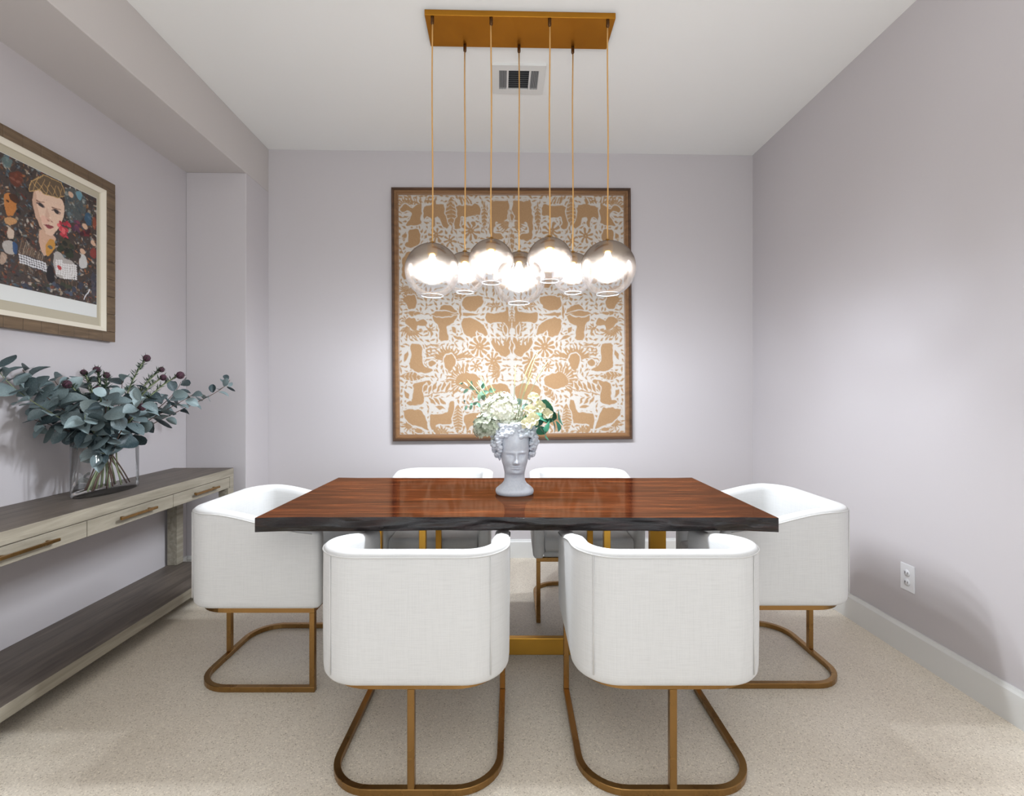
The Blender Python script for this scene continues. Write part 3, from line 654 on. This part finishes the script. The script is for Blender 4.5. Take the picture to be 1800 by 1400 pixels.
pq([(60, 620), (110, 640), (120, 720), (60, 720)], (206, 186, 168), .95); pq([(10, 740), (110, 730), (140, 860), (40, 850)], (190, 184, 178), .9); pq([(100, 740), (150, 760), (150, 860), (110, 850)], (48, 78, 120), .95)
pq([(0, 830), (60, 850), (50, 930), (0, 950)], (196, 170, 150), .8)
for (x, y) in ((700, 830), (790, 760), (600, 350), (720, 620)): eq(x, y, 22, (208, 172, 146)); 
pq([(680, 850), (730, 860), (745, 980), (665, 970)], (206, 206, 204), .95); pq([(770, 800), (815, 800), (815, 900), (760, 880)], (140, 58, 52), .9)
pq([(715, 500), (770, 500), (775, 620), (720, 600)], (50, 88, 118), .8); pq([(780, 540), (815, 540), (815, 650), (785, 640)], (150, 70, 44), .8); pq([(770, 1000), (812, 1000), (812, 1240), (775, 1200)], (66, 70, 86), .7)
# figure
pq([(255, 300), (270, 200), (400, 180), (545, 300), (555, 520), (520, 640), (440, 700), (330, 650), (270, 470)], (58, 44, 38), .9)
pq([(340, 620), (470, 690), (475, 760), (400, 870), (360, 860), (320, 730)], (206, 168, 144))
pq([(272, 340), (300, 290), (400, 330), (500, 370), (545, 410), (545, 520), (525, 590), (480, 660), (440, 698), (400, 690), (350, 640), (315, 570), (280, 460)], (222, 190, 168))
pq([(272, 340), (300, 300), (310, 420), (345, 560), (400, 690), (350, 640), (315, 570), (280, 460)], (186, 148, 126), .6)
pq([(380, 520), (400, 440), (415, 520), (440, 570), (400, 580)], (200, 158, 138), .6)
eq(345, 432, 34, (150, 118, 106), .7, .45); eq(478, 488, 34, (150, 118, 106), .7, .45); eq(348, 438, 18, (48, 42, 46), .95, .7); eq(476, 492, 18, (48, 42, 46), .95, .7)
sq(310, 400, 375, 415, 1.6, .8, (120, 84, 66)); sq(440, 455, 515, 478, 1.6, .8, (120, 84, 66)); sq(312, 420, 372, 445, 1.2, .7, (40, 34, 38)); sq(440, 478, 512, 500, 1.2, .7, (40, 34, 38))
eq(410, 570, 10, (150, 100, 90), .8, .5); eq(440, 578, 8, (150, 100, 90), .8, .5); eq(425, 545, 9, (238, 212, 194), .7)
pq([(375, 600), (405, 600), (430, 612), (455, 620), (440, 640), (410, 636)], (142, 66, 70)); sq(378, 602, 452, 622, .8, .6, (92, 36, 42)); eq(380, 560, 34, (222, 160, 146), .35)
pq([(245, 320), (262, 240), (310, 190), (370, 182), (450, 205), (520, 250), (548, 320), (540, 365), (470, 372), (400, 350), (330, 308), (270, 320)], (96, 80, 62))
G_ = (198, 160, 104)
for k in range(5): sq(270+k*60, 315+k*13, 330+k*48, 190+k*26, .9, .9, G_); sq(258+k*58, 250+k*12-20, 345+k*46, 322+k*13, .9, .9, G_)
for a, b in (((245, 320), (330, 308)), ((330, 308), (400, 350)), ((400, 350), (480, 374)), ((480, 374), (542, 362)), ((262, 240), (370, 182)), ((370, 182), (520, 250)), ((520, 250), (548, 330)), ((245, 320), (262, 240))): sq(*a, *b, 1.3, 1.3, G_)
for k in range(26): a = rnd.uniform(0, 6.3); r = rnd.uniform(0, 60); eq(545+math.cos(a)*r, 645+math.sin(a)*r*1.2, 16, rnd.choice([(196, 66, 78), (168, 44, 58), (220, 104, 108)]), .95)
for k in range(16): a = rnd.uniform(0, 6.3); r = rnd.uniform(0, 44); eq(650+math.cos(a)*r, 620+math.sin(a)*r, 14, rnd.choice([(96, 58, 84), (74, 44, 66), (130, 60, 80)]), .9)
for k in range(10): eq(720+rnd.uniform(-40, 40), 670+rnd.uniform(-25, 25), 14, rnd.choice([(110, 34, 40), (60, 26, 34)]), .9)
for k in range(26): eq(560+rnd.uniform(-80, 70), 780+rnd.uniform(-50, 90), 20, rnd.choice([(44, 52, 38), (30, 34, 30), (66, 60, 46)]), .9)
pq([(395, 740), (430, 720), (470, 740), (465, 800), (430, 850), (395, 880), (385, 800)], (196, 142, 66)); eq(425, 790, 16, (80, 90, 100), .8)
for k in range(16): sq(185+k*14, 730+k*10, 165+k*14, 850+k*7, 1.4, 1.8, rnd.choice([(128, 106, 88), (92, 74, 62), (150, 128, 108)]))
pq([(160, 850), (260, 870), (395, 930), (390, 1008), (300, 985), (150, 905)], (60, 56, 60))
for i in range(11):
    for j in range(4): eq(170+i*21+j*2, 862+i*7+j*20, 9, (218, 218, 222), 1, .8)
for k in range(18): sq(150+k*14, 920+k*7, 160+k*14, 985+k*6, 1.5, .8, rnd.choice([(104, 82, 64), (70, 54, 44)]))
pq([(450, 830), (510, 830), (545, 890), (640, 920), (652, 1062), (480, 1062), (450, 940)], (176, 170, 166))
for i in range(9):
    for j in range(7): eq(482+i*20, 935+j*19+i*2-(i < 3)*30, 8.5, (226, 224, 224), 1, .8)
eq(500, 965, 20, (186, 70, 72)); pq([(395, 950), (445, 950), (470, 1100), (390, 1080)], (26, 24, 30))
for k in range(15): sq(478+k*13, 1066+k*2, 482+k*13, 1130+k*3, 1.6, .9, rnd.choice([(112, 88, 68), (72, 56, 44)]))
for k in range(40): eq(rnd.uniform(200, 700), rnd.uniform(1100, 1220), 18, rnd.choice([(52, 60, 80), (74, 84, 104), (44, 52, 40), (34, 32, 40), (60, 66, 50)]), .8)
sq(760, 1160, 740, 1190, 2.5, 2, (214, 214, 220)); sq(740, 1190, 712, 1235, 2, 2.5, (214, 214, 220))
for k in range(1500):
    x, y = int(rnd.uniform(3, cw-4)), int(rnd.uniform(3, chh-4)); c = cp.a[y, x]*rnd.uniform(.72, 1.3); a_ = rnd.uniform(0, 3)
    cp.stroke((x, y), (x+math.cos(a_)*rnd.uniform(2, 6), y+math.sin(a_)*rnd.uniform(2, 6)), rnd.uniform(.5, 1.6), .4, np.clip(c, 0, 240), .4)
warp(cp, 1.2, 12, 5); warp(cp, .5, 4, 6); cp.a += np.random.RandomState(8).normal(0, 1, (cp.h, cp.w, 1))*4
por_top = onx(201.5, 325.5, XL+.03); por_bot = onx(201.5, 602, XL+.03)
yo = por_top.y; zt_, zb_ = por_top.z, por_bot.z; fw = .052
yl = yA-(yo-yB_)                     # symmetric about the print
por = empty('framed_portrait', (XL+.001, (yl+yo)/2, (zt_+zb_)/2), label='framed collage portrait of a woman in a net cap on the left wall', cat='picture')
hw_, hh_ = (yo-yl)/2, (zt_-zb_)/2
def fb(name, y0, y1, z0, z1, x0, x1, m, bev=.0015): return MB().box(x0, x1, y0, y1, z0, z1).build(name, m, por, bev, 1)
nb = 12
for s in (1, -1):
    for k in range(nb):
        a, b = -hw_+2*hw_*k/nb, -hw_+2*hw_*(k+1)/nb
        fb('frame_block', a+.0006, b-.0006, *((hh_-fw, hh_) if s > 0 else (-hh_, -hh_+fw)), 0, .034, BURL)
    mb_ = 8; v0, v1 = -hh_+fw, hh_-fw
    for k in range(mb_):
        a, b = v0+(v1-v0)*k/mb_, v0+(v1-v0)*(k+1)/mb_
        fb('frame_block', *((hw_-fw, hw_) if s > 0 else (-hw_, -hw_+fw)), a+.0006, b-.0006, 0, .034, BURL)
frame4(por, hw_-fw, hh_-fw, 0, [(0, 0), (0, .028), (.024, .018), (.024, 0)], LINER, 'cream_liner', 'yz')
fb('mat_board', -hw_+fw+.024, hw_-fw-.024, -hh_+fw+.024, hh_-fw-.024, 0, .0105, MAT2, 0)
oyp, ozp = (yl+yo)/2, (zt_+zb_)/2; zpb = onx(169.6, 558.5, PX).z
fb('print_paper', yA-.002-oyp, yB_+.002-oyp, zpb-ozp, zT+.002-ozp, .0105, .012, PAPER, 0)
print_mesh('portrait_print', cp, lambda U, V: np.stack([np.full(U.shape, .0128), (yA-oyp)+(yB_-yA)*U, (zT-ozp)-(zT-zB)*V], -1), PRINT, por)

# ------------------------------------------------------------ pendant light
cx0, cy0 = .0945, 2.3725
pend = empty('pendant_light', (cx0, cy0, H), label='gold linear pendant light with seven smoked glass globes over the dining table', cat='light')
MB().box(-.4545, .4545, -.1025, .1025, -.028, 0).build('canopy', CANOPY, pend, .002)
GL = [(-.4185, -.0925, 1.815, .129, 760, 425), (.4185, -.0925, 1.830, .132, 1070, 0), (-.1395, -.0925, 1.858, .108, 0, 0), (.1395, -.0925, 1.868, .108, 0, 0),
      (-.2775, .0875, 1.85, .107, 0, 0), (.2775, .0875, 1.85, .107, 0, 0), (0, .0875, 1.822, .136, 0, 0)]
for (x, y, zc, r, _, _) in GL:
    zc -= H
    q = MB(); q.lathe([(0, 0), (.008, 0), (.008, -.03), (.004, -.038), (0, -.038)], 14, (x, y, -.028)); q.build('cord_grip', DARKBR, pend)
    pts = [(x+.0016*math.sin(u*7+x*9), y+.001*math.sin(u*5+x*4), -.06+(zc+r+.01+.06)*u) for u in [k/16 for k in range(17)]]; pts[-1] = (x, y, pts[-1][2])
    MB().tube(pts, .0034, 8).build('cord', CORD, pend)
    q = MB(); a0, a1 = -PI/2+math.asin(.40), PI/2-.10; prof = [(math.cos(a), math.sin(a)) for a in [a0+(a1-a0)*k/26 for k in range(27)]]
    q.lathe(prof, 48); g = q.build('glass_globe', GLOBE, pend, loc=(x, y, zc)); g.scale = (r, r, r); 
    q = MB(); q.tube([(math.cos(t_)*.4, math.sin(t_)*.4, -.9165) for t_ in [2*PI*k/32 for k in range(33)]], .013, 6); rm = q.build('rim', RIM, g)
    q = MB(); q.lathe([(0, .012), (.012, .012), (.014, .004), (.024, 0), (.024, -.045), (.019, -.05), (.0, -.05)], 20); sk = q.build('lamp_socket', GOLD, pend, loc=(x, y, zc+r-.004))
    q = MB(); zb = -.052; bp = [(0, zb), (.012, zb), (.014, zb-.012), (.024, zb-.032), (.029, zb-.052), (.027, zb-.070), (.016, zb-.084), (0, zb-.089)]
    q.lathe(bp, 18); q.build('bulb', BULBM, sk)

# ------------------------------------------------------------ clear oval vase with eucalyptus
VC = Vector((-1.925, 2.385, ZC)); VA, VB_ = .083, .178; VH = .335
def oval(a, b, z, n=48): return [(a*math.cos(2*PI*k/n), b*math.sin(2*PI*k/n), z) for k in range(n)]
rows = [oval(.001, .001, .0), oval(VA*.9, VB_*.95, 0), oval(VA, VB_, .006), oval(VA, VB_, .02), oval(VA, VB_, VH), oval(VA-.004, VB_-.004, VH+.001), oval(VA-.004, VB_-.004, VH-.006)]
vase = MB().grid(rows, True).build('glass_vase', VGLASS, None, loc=VC)
tag(vase, 'clear oval glass vase standing on the grey console table', 'vase')
def leaf_mesh(name, m, pts=((0, 0), (.10, .24), (.30, .44), (.52, .5), (.74, .42), (.92, .2), (1, 0)), cup=.16, asp=.8):
    q = MB(); rows = []
    for u, w in pts:
        rows.append([(asp*w*s, u, cup*(abs(s)**1.5)*w*1.2-.18*u*u+.04*math.sin(u*3)) for s in (-1, -.5, 0, .5, 1)])
    q.grid(rows); q.nofix = True; return q.mesh(name, m)
LM = [leaf_mesh('leaf', EUCA, cup=c, asp=a) for c, a in ((.1, .95), (.3, .8), (-.12, .88), (.55, .7), (.2, .62))]
def orient(y, zn):
    y = y.normalized(); x = y.cross(zn).normalized(); z = x.cross(y); return Matrix((x, y, z)).transposed()
def bez(p, n=14):
    out = []
    for i in range(n+1):
        t = i/n; q = [Vector(x) for x in p]
        while len(q) > 1: q = [q[k].lerp(q[k+1], t) for k in range(len(q)-1)]
        out.append(q[0])
    return out
def place_leaf(me, parent, loc, y, nrm, size, name='leaf'):
    o = bpy.data.objects.new(name, me); C.objects.link(o); o.parent = parent
    o.matrix_local = Matrix.Translation(loc) @ (orient(y, nrm).to_4x4() @ Matrix.Diagonal((size, size, size, 1))); return o
def branch(ctrl, n, size, label, mats=LM, twig=TWIG, group='eucalyptus branches in the glass vase', start=.3, name='eucalyptus_branch', r=.0032, rs=0, tiplight=1):
    rn = random.Random(rs); P = bez(ctrl, 18); b0 = P[0]
    t = empty(name, b0, label=label, cat='branch', group=group)
    MB().tube([p-b0 for p in P], [r*(1-.6*i/18) for i in range(19)], 6).build('stem', twig, t)
    for k in range(n):
        u = start+(1-start)*(k+rn.uniform(-.3, .3)+.5)/n; u = min(.99, max(start, u)); i = min(17, int(u*18)); f = u*18-i
        p = P[i].lerp(P[i+1], f); tg = (P[i+1]-P[i]).normalized(); side = tg.orthogonal().normalized()
        side = Matrix.Rotation(k*2.4+rn.uniform(-.5, .5), 3, tg) @ side
        d = (tg*rn.uniform(.2, .7)+side).normalized(); nr = (tg*.6-side*.2+Vector((rn.uniform(-.9, 1.1), rn.uniform(-1.3, .4), rn.uniform(-.4, 1.1)))).normalized()
        s = size*rn.uniform(.75, 1.2)*(1.05-.3*max(0, u-.6)/.4)
        loc = p+d*.008
        w = loc+d*s            # keep leaves off the wall
        if w.x < XL+.02: d.x = abs(d.x)*.3; loc.x = max(loc.x, XL+.03)
        if (loc+d*s).z < ZC+.02: d.z = abs(d.z)
        place_leaf(rn.choice(mats), t, loc-b0, d, nr, s)
    return t
def vb(dx, dy): return VC+Vector((dx, dy, .024))
E = 'eucalyptus branch '
def bz(px, py, Z): return at(px, py, Z)
neck = lambda dx, dy: VC+Vector((dx, dy, .30))
spec = [
 ([vb(.03, -.12), neck(0, .02), bz(270, 745, 2.62), bz(402, 690, 2.86), bz(404, 668, 2.92)], 15, .058, E+'reaching furthest right towards the room corner', 1, .45),
 ([vb(.02, -.10), neck(.0, .03), bz(285, 730, 2.5), bz(345, 690, 2.62)], 15, .078, E+'rising to the right below the thistle heads', 2, .38),
 ([vb(.0, .12), neck(0, -.02), bz(110, 740, 2.15), bz(20, 700, 2.02), bz(-10, 640, 1.98)], 20, .088, E+'arching furthest left out of the frame', 3, .34),
 ([vb(.02, .12), neck(.01, -.04), bz(120, 720, 2.2), bz(62, 700, 2.12), bz(40, 650, 2.08)], 16, .092, E+'ending in upright leaves under the portrait', 4, .34),
 ([vb(.02, .10), neck(.0, -.05), bz(120, 760, 2.2), bz(50, 735, 2.12)], 15, .084, E+'drooping low on the left side', 5, .34),
 ([vb(-.02, .08), neck(.0, -.01), bz(165, 720, 2.32), bz(150, 660, 2.30)], 16, .090, E+'standing in the middle, left of the tall stems', 6, .36),
 ([vb(-.02, -.10), neck(.01, .01), bz(215, 720, 2.38), bz(215, 662, 2.38)], 14, .084, E+'standing highest in the centre of the vase', 7, .36),
 ([vb(.04, -.05), neck(.03, 0), bz(225, 740, 2.25), bz(250, 705, 2.2)], 14, .080, E+'leaning forward over the vase rim', 8, .30),
 ([vb(.03, .05), neck(.02, .0), bz(140, 760, 2.18), bz(150, 730, 2.1)], 13, .086, E+'leaning forward and left over the vase rim', 9, .30),
 ([vb(.03, 0), VC+Vector((.02, -.02, .16)), VC+Vector((.03, -.05, .22)), VC+Vector((.05, -.06, .26))], 9, .072, E+'short and hanging inside the glass vase', 10, .55),
 ([vb(-.01, .06), neck(.01, -.03), bz(130, 720, 2.25), bz(95, 668, 2.2)], 16, .092, E+'with broad leaves left of the maroon thistles', 11, .40)
, ([vb(-.02, -.06), neck(.02, 0), bz(250, 725, 2.42), bz(262, 690, 2.42)], 15, .082, E+'directly under the highest thistle', 12, .40)
, ([vb(-.03, -.02), neck(.0, .0), bz(180, 735, 2.2), bz(192, 690, 2.14)], 16, .086, E+'pointing straight at the room, over the middle of the rim', 13, .40)
, ([vb(-.03, -.08), neck(.0, .03), bz(300, 720, 2.55), bz(318, 672, 2.62)], 14, .074, E+'with pale leaves under the rightmost thistle', 14, .45)
, ([vb(-.03, .03), VC+Vector((.03, -.02, .2)), VC+Vector((.05, -.10, .20))], 6, .080, E+'short one with leaves pressed inside the vase on the left', 15, .6)
]
for ctrl, n, s, lab, rs, st_ in spec: branch(ctrl, n+3, s, lab, rs=rs, start=st_, twig=TWIG if rs % 3 else STEMG)
for k in range(9):       # bare cut stems visible through the glass belong to the flowers below
    pass
# thistle stems
def thistle(px, py, Z, rs, lab, big=1.0):
    big *= .85
    rn = random.Random(rs); head = at(px, py, Z); dx, dy = rn.uniform(-.045, .045), rn.uniform(-.13, .13)
    P = bez([VC+Vector((dx, dy, .024)), VC+Vector((-dx*.3, -dy*.15, .26)), head.lerp(VC+Vector((0, 0, .4)), .4)+Vector((0, 0, .02)), head], 16); b0 = P[0]
    t = empty('thistle', b0, label=lab, cat='flower', group='thistles in the glass vase')
    MB().tube([p-b0 for p in P], .0034, 6).build('stem', STEMG, t)
    q = MB()
    for k in range(150):
        u = rn.uniform(.5, .985); i = min(15, int(u*16)); p = P[i].lerp(P[i+1], u*16-i)-b0; tg = (P[i+1]-P[i]).normalized()
        d = (tg*.7+Vector((rn.uniform(-1, 1), rn.uniform(-1, 1), rn.uniform(-.5, .8)))).normalized(); s = Vector((rn.uniform(-1, 1), rn.uniform(-1, 1), 0)).normalized()*.0028; l = rn.uniform(.018, .038)
        q.add([p, p+d*l*.5+s, p+d*l, p+d*l*.5-s], [(0, 1, 2, 3)])
    tag(q.build('needle_leaves', NEEDLE, t), kind='stuff')
    hd = P[-1]-b0; R = .017*big; q = MB(); rows = []
    for i in range(9):
        a = -PI/2+PI*i/8; rows.append([hd+Vector((math.cos(a)*math.cos(b)*R*(1+.22*(j % 2)), math.cos(a)*math.sin(b)*R*(1+.22*((j+i) % 2)), math.sin(a)*R*1.25)) for j, b in enumerate([2*PI*k/16 for k in range(16)])])
    q.grid(rows, True, False); q.build('flower_head', THIS, t)
    q = MB()
    for k in range(22):
        a = 2*PI*k/16+rn.uniform(-.2, .2); d = Vector((math.cos(a), math.sin(a), rn.uniform(-.3, 1.0))).normalized(); s = Vector((-math.sin(a), math.cos(a), 0))*.004; o = hd+Vector((0, 0, -R*.7))
        q.add([o, o+d*.016+s, o+d*.034*big, o+d*.016-s], [(0, 1, 2, 3)])
    q.build('bracts', NEEDLE, t)
T = [(258, 630, 2.42, 'dark thistle standing highest above the eucalyptus', 1.0), (284, 650, 2.45, 'thistle just right of and below the highest one', .8), (287, 664, 2.40, 'thistle below the second highest one on the right', .9),
     (317, 660, 2.46, 'thistle furthest right in the vase, beside the pale leaves', 1.1), (147, 655, 2.3, 'small thistle furthest left along the top', .8), (170, 650, 2.32, 'dark thistle on top between the two left ones', .9),
     (187, 660, 2.35, 'maroon thistle near the top middle of the bunch', .9), (118, 676, 2.2, 'maroon thistle on the left among the broad leaves', 1.1), (173, 686, 2.18, 'maroon thistle in the middle front', 1.1), (190, 697, 2.2, 'small maroon thistle low in the middle front', .8),
     (250, 716, 2.25, 'maroon thistle low on the right front', 1.0)]
for k, (px, py, Z, lab, bg) in enumerate(T): thistle(px, py, Z, 40+k, lab, bg)

# ------------------------------------------------------------ head-shaped vase
HB = cr((904.5-900)/F*2.27, 2.27); HB.z = ZT
head = empty('head_vase', HB, math.radians(4), label='pale grey stone vase shaped as a head with curly hair on the table', cat='vase')
ctrl = [ # z, half width, front depth, back depth, y centre
 (0, .085, .080, .080), (.006, .0905, .086, .086), (.020, .090, .085, .085), (.030, .080, .074, .074), (.045, .060, .056, .058), (.060, .050, .048, .052), (.080, .047, .044, .054), (.095, .047, .050, .060),
 (.102, .048, .066, .066), (.112, .050, .074, .072), (.130, .054, .078, .080), (.150, .060, .079, .088), (.175, .064, .078, .094), (.195, .067, .079, .098), (.22, .070, .082, .099), (.25, .070, .083, .097), (.275, .068, .080, .09), (.30, .062, .07, .08), (.315, .056, .062, .07)]
def ci(z, k):
    for i in range(len(ctrl)-1):
        a, b = ctrl[i], ctrl[i+1]
        if a[0] <= z <= b[0]:
            t = (z-a[0])/(b[0]-a[0]); return a[k]+(b[k]-a[k])*t
    return ctrl[-1][k]
def gs(x, z, cx, cz, sx, sz): return math.exp(-((x-cx)/sx)**2-((z-cz)/sz)**2)
rows = []; NT = 128; zs = [i*.315/150 for i in range(151)]
for z in zs:
    row = []
    zz = [max(0, min(.315, z+d)) for d in (-.004, 0, .004)]
    w, fd, bd = (sum(ci(q_, k) for q_ in zz)/3 for k in (1, 2, 3))
    for j in range(NT):
        a = 2*PI*j/NT; x = w*math.sin(a); c = math.cos(a); y = -(fd if c > 0 else bd)*c*(abs(c)**-.12 if abs(c) > 1e-3 else 1)
        if c > 0 and z > .095:
            d = 0; ax = abs(x)
            d += .024*gs(x, z, 0, .156, .0095, .011)+.013*gs(x, z, 0, .176, .007, .020)+.006*gs(ax, z, .011, .153, .006, .007)
            d += .006*gs(ax, z, .026, .200, .022, .006)+.004*gs(x, z, 0, .235, .04, .03)
            d -= .012*gs(ax, z, .027, .187, .014, .0075); d += .0065*gs(ax, z, .026, .185, .009, .005)
            d += .0065*gs(x, z, 0, .135, .017, .0036)+.0075*gs(x, z, 0, .127, .014, .0042)-.005*gs(x, z, 0, .1312, .019, .0018)-.003*gs(x, z, 0, .118, .016, .004)
            d += .009*gs(x, z, 0, .106, .018, .009)+.004*gs(ax, z, .038, .160, .014, .016)-.004*gs(ax, z, .036, .132, .012, .014)
            y -= d*c*1.35
        row.append((x, y, z))
    rows.append(row)
rows.append([(p[0]*.8, p[1]*.8, .315) for p in rows[-1]]); rows.append([(p[0], p[1], .26) for p in rows[-1]])
MB().grid(rows, True, True, True).build('face_and_neck', STONE, head)
rn = random.Random(4); q = MB()
def blob(q, c, r, sq=(1, 1, 1)):
    rws = []
    for i in range(7):
        a = -PI/2+PI*i/6; rws.append([(c[0]+math.cos(a)*math.cos(b)*r*sq[0]+.0, c[1]+math.cos(a)*math.sin(b)*r*sq[1], c[2]+math.sin(a)*r*sq[2]) for b in [2*PI*k/9 for k in range(9)]])
    q.grid(rws, True)
for k in range(900):
    z = rn.uniform(.172, .330); a = rn.uniform(0, 2*PI); c = math.cos(a)
    lim = .25+.62*max(0, (.285-z)/.12)
    if c > 0 and z < .272 and abs(math.sin(a)) < .74: continue
    if c > 0 and z < .205 and abs(math.sin(a)) < .96: continue
    w = ci(min(z, .315), 1)+rn.choice((.003, .014, .022, .028))*math.sin(PI*min(1, (z-.14)/.24)); fd = ci(min(z, .315), 2); bd = ci(min(z, .315), 3)
    x = w*1.02*math.sin(a)+(.008 if math.sin(a) > 0 else -.008); y = -(fd if c > 0 else bd)*c*.98
    blob(q, (x, y, z), rn.uniform(.007, .013), (1, 1, rn.uniform(.7, 1)))
q.build('curly_hair', STONE, head)
for s in (-1, 1):
    q = MB(); blob(q, (s*.071, .006, .172), .014, (.5, .8, 1.3)); q.build('ear', STONE, head)
q = MB()     # stone blossom on the brow
for k in range(9):
    a = 2*PI*k/9; blob(q, (.0+.016*math.cos(a), -.066, .318+.012*math.sin(a)), .011, (1, .8, .8))
blob(q, (0, -.07, .318), .010); q.build('brow_blossom', STONE, head)

# flowers in the head vase
HC = Vector((HB.x, HB.y, ZT+.30))
def petal(asp=.9, cup=.4, m=CREAM, nm='petal'): return leaf_mesh(nm, m, cup=cup, asp=asp, pts=((0, .08), (.3, .42), (.65, .5), (.92, .3), (1, .05)))
def hydrangea(name, c, R, n, m, lab, rs, fs=.015, sq=1):
    rn = random.Random(rs); t = empty(name, HC, label=lab, cat='flower')
    MB().tube([(0, 0, -.03), (c-HC)*.5, (c-HC)], .004, 6).build('stem', STEMG, t)
    q = MB(); q.nofix = True; core = MB(); blob(core, c-HC, R*.66, (1, 1, sq)); core.build('flower_core', m, t)
    for k in range(n):
        a = rn.uniform(0, 2*PI); z = rn.uniform(-.75, 1); rr = math.sqrt(1-z*z); d = Vector((rr*math.cos(a), rr*math.sin(a), z)); p = (c-HC)+Vector((d.x, d.y, d.z*sq))*R*rn.uniform(.76, 1.05)
        M = orient(d.orthogonal(), d); rz = rn.uniform(0, 6)
        for j in range(4):
            b = rz+PI/2*j; u = M @ Vector((math.cos(b), math.sin(b), .35)); w = M @ Vector((-math.sin(b), math.cos(b), 0)); f = fs*rn.uniform(.8, 1.15)
            q.add([p, p+u*f*.6+w*f*.5, p+u*f*1.05+w*f*.15, p+u*f*1.05-w*f*.15, p+u*f*.6-w*f*.5], [(0, 1, 2, 3, 4)])
    tag(q.build('petals', m, t), kind='stuff')
hydrangea('hydrangea', at(881, 727, 2.33), .100, 380, CREAM, 'large round cream hydrangea in the head vase', 1, .013, .98)
hydrangea('hydrangea', at(858, 750, 2.27), .070, 210, GREENW, 'smaller green-white hydrangea at the left of the head vase', 2, .012, .95)
LP = petal(1.0, .55, LISI)
def blossom(px, py, Z, R, lab, rs):
    rn = random.Random(rs); c = at(px, py, Z); t = empty('lisianthus', c, label=lab, cat='flower', group='pale yellow blossoms in the head vase')
    base = HC-c; MB().tube([base+Vector((0, 0, -.02)), base*.4+Vector((.01, 0, .02)), Vector((0, 0, -.01))], .0022, 6).build('stem', STEMG, t)
    q = MB(); blob(q, (0, 0, -.002), R*.42, (1, 1, .8)); q.build('flower_core', LISI, t)
    ax = Vector((rn.uniform(-.3, .5), -.9, rn.uniform(.2, .9))).normalized()
    for k in range(8):
        a = 2*PI*k/8+rn.uniform(-.2, .2); u = ax.orthogonal().normalized(); u = Matrix.Rotation(a, 3, ax) @ u; d = (u+ax*(.5 if k % 2 else .1)).normalized()
        place_leaf(LP, t, u*R*.15, d, ax, R*.95, 'petal')
for k, (px, py, Z, R, lab) in enumerate([(938, 700, 2.26, .028, 'topmost pale yellow blossom at the right of the cream hydrangea'), (932, 722, 2.22, .028, 'pale yellow blossom beside the cream hydrangea, second from top'),
    (948, 716, 2.24, .03, 'pale yellow blossom in the middle of the right cluster'), (936, 738, 2.19, .032, 'large pale yellow blossom low beside the hydrangea'), (926, 746, 2.17, .028, 'lowest pale yellow blossom just above the stone hair'),
    (962, 728, 2.24, .026, 'pale yellow blossom at the right of the cluster'), (964, 714, 2.28, .018, 'small pale yellow bud furthest right')]): blossom(px, py, Z, R, lab, 60+k)
GM = [leaf_mesh('leaf', EUCAG, cup=c, asp=1.05) for c in (.08, .2)]
G2 = 'green sprigs in the head vase'
def sprig(name, tip, ctl, leaves, size, label, ms, st_m, rs, start=.4, r=.0018):
    P = [HC+Vector((0, 0, -.03)), HC+Vector((0, 0, .02)).lerp(tip, .2)]+ctl+[tip]
    return branch(P, leaves, size, label, ms, st_m, G2, start, name, r, rs)
sprig('eucalyptus_sprig', at(985, 737, 2.24), [at(955, 748, 2.2)], 6, .082, 'round dark green eucalyptus sprig reaching furthest right', GM, TWIG, 1, .55)
sprig('eucalyptus_sprig', at(957, 762, 2.18), [at(945, 752, 2.17)], 6, .07, 'round green eucalyptus sprig drooping at the right of the stone hair', GM, TWIG, 2, .5)
sprig('eucalyptus_sprig', at(918, 708, 2.30), [at(912, 735, 2.28)], 4, .05, 'single blue-green eucalyptus sprig behind the hydrangea', [leaf_mesh('leaf', leafm('blue_green_leaf', lin(110, 152, 148), lin(140, 174, 168)), asp=.8)], TWIG, 3, .7)
SM = [leaf_mesh('leaf', SAGE, cup=.08, asp=.5)]
sprig('olive_sprig', at(808, 674, 2.3), [at(840, 700, 2.28)], 13, .044, 'slender green leaf sprig reaching furthest left', SM, TWIG, 4, .5)
sprig('olive_sprig', at(815, 710, 2.24), [at(845, 715, 2.24)], 12, .040, 'slender green leaf sprig lower on the left', SM, TWIG, 5, .5)
def spike(tip, ctl, lab, rs, ln=.3):
    rn = random.Random(rs); P = bez([HC+Vector((0, 0, -.03)), ctl, tip], 14); b0 = P[0]; t = empty('grass_spike', b0, label=lab, cat='flower', group='yellow grass spikes in the head vase')
    MB().tube([p-b0 for p in P], .0014, 5).build('stem', STEMG, t)
    MB().tube([p-b0 for p in P[9:]], [.0012, .0026, .0030, .0026, .002, .0009], 7).build('seed_head', GRASS, t)
for k, (a, b, lab) in enumerate([((946, 618), (915, 690), 'tallest yellow grass spike leaning right'), ((938, 628), (908, 680), 'yellow grass spike just left of the tallest'), ((964, 634), (930, 680), 'yellow grass spike bending furthest right'), ((936, 656), (915, 700), 'short yellow grass spike on the right'),
    ((907, 638), (902, 690), 'upright yellow grass spike in the middle'), ((821, 668), (850, 700), 'yellow grass spike furthest left'), ((841, 652), (862, 700), 'yellow grass spike rising second from the left'), ((857, 664), (872, 700), 'yellow grass spike closest to the hydrangea top'), ((838, 672), (856, 700), 'short yellow grass spike low on the left')]):
    spike(at(*a, 2.32), at(*b, 2.3), lab, k)
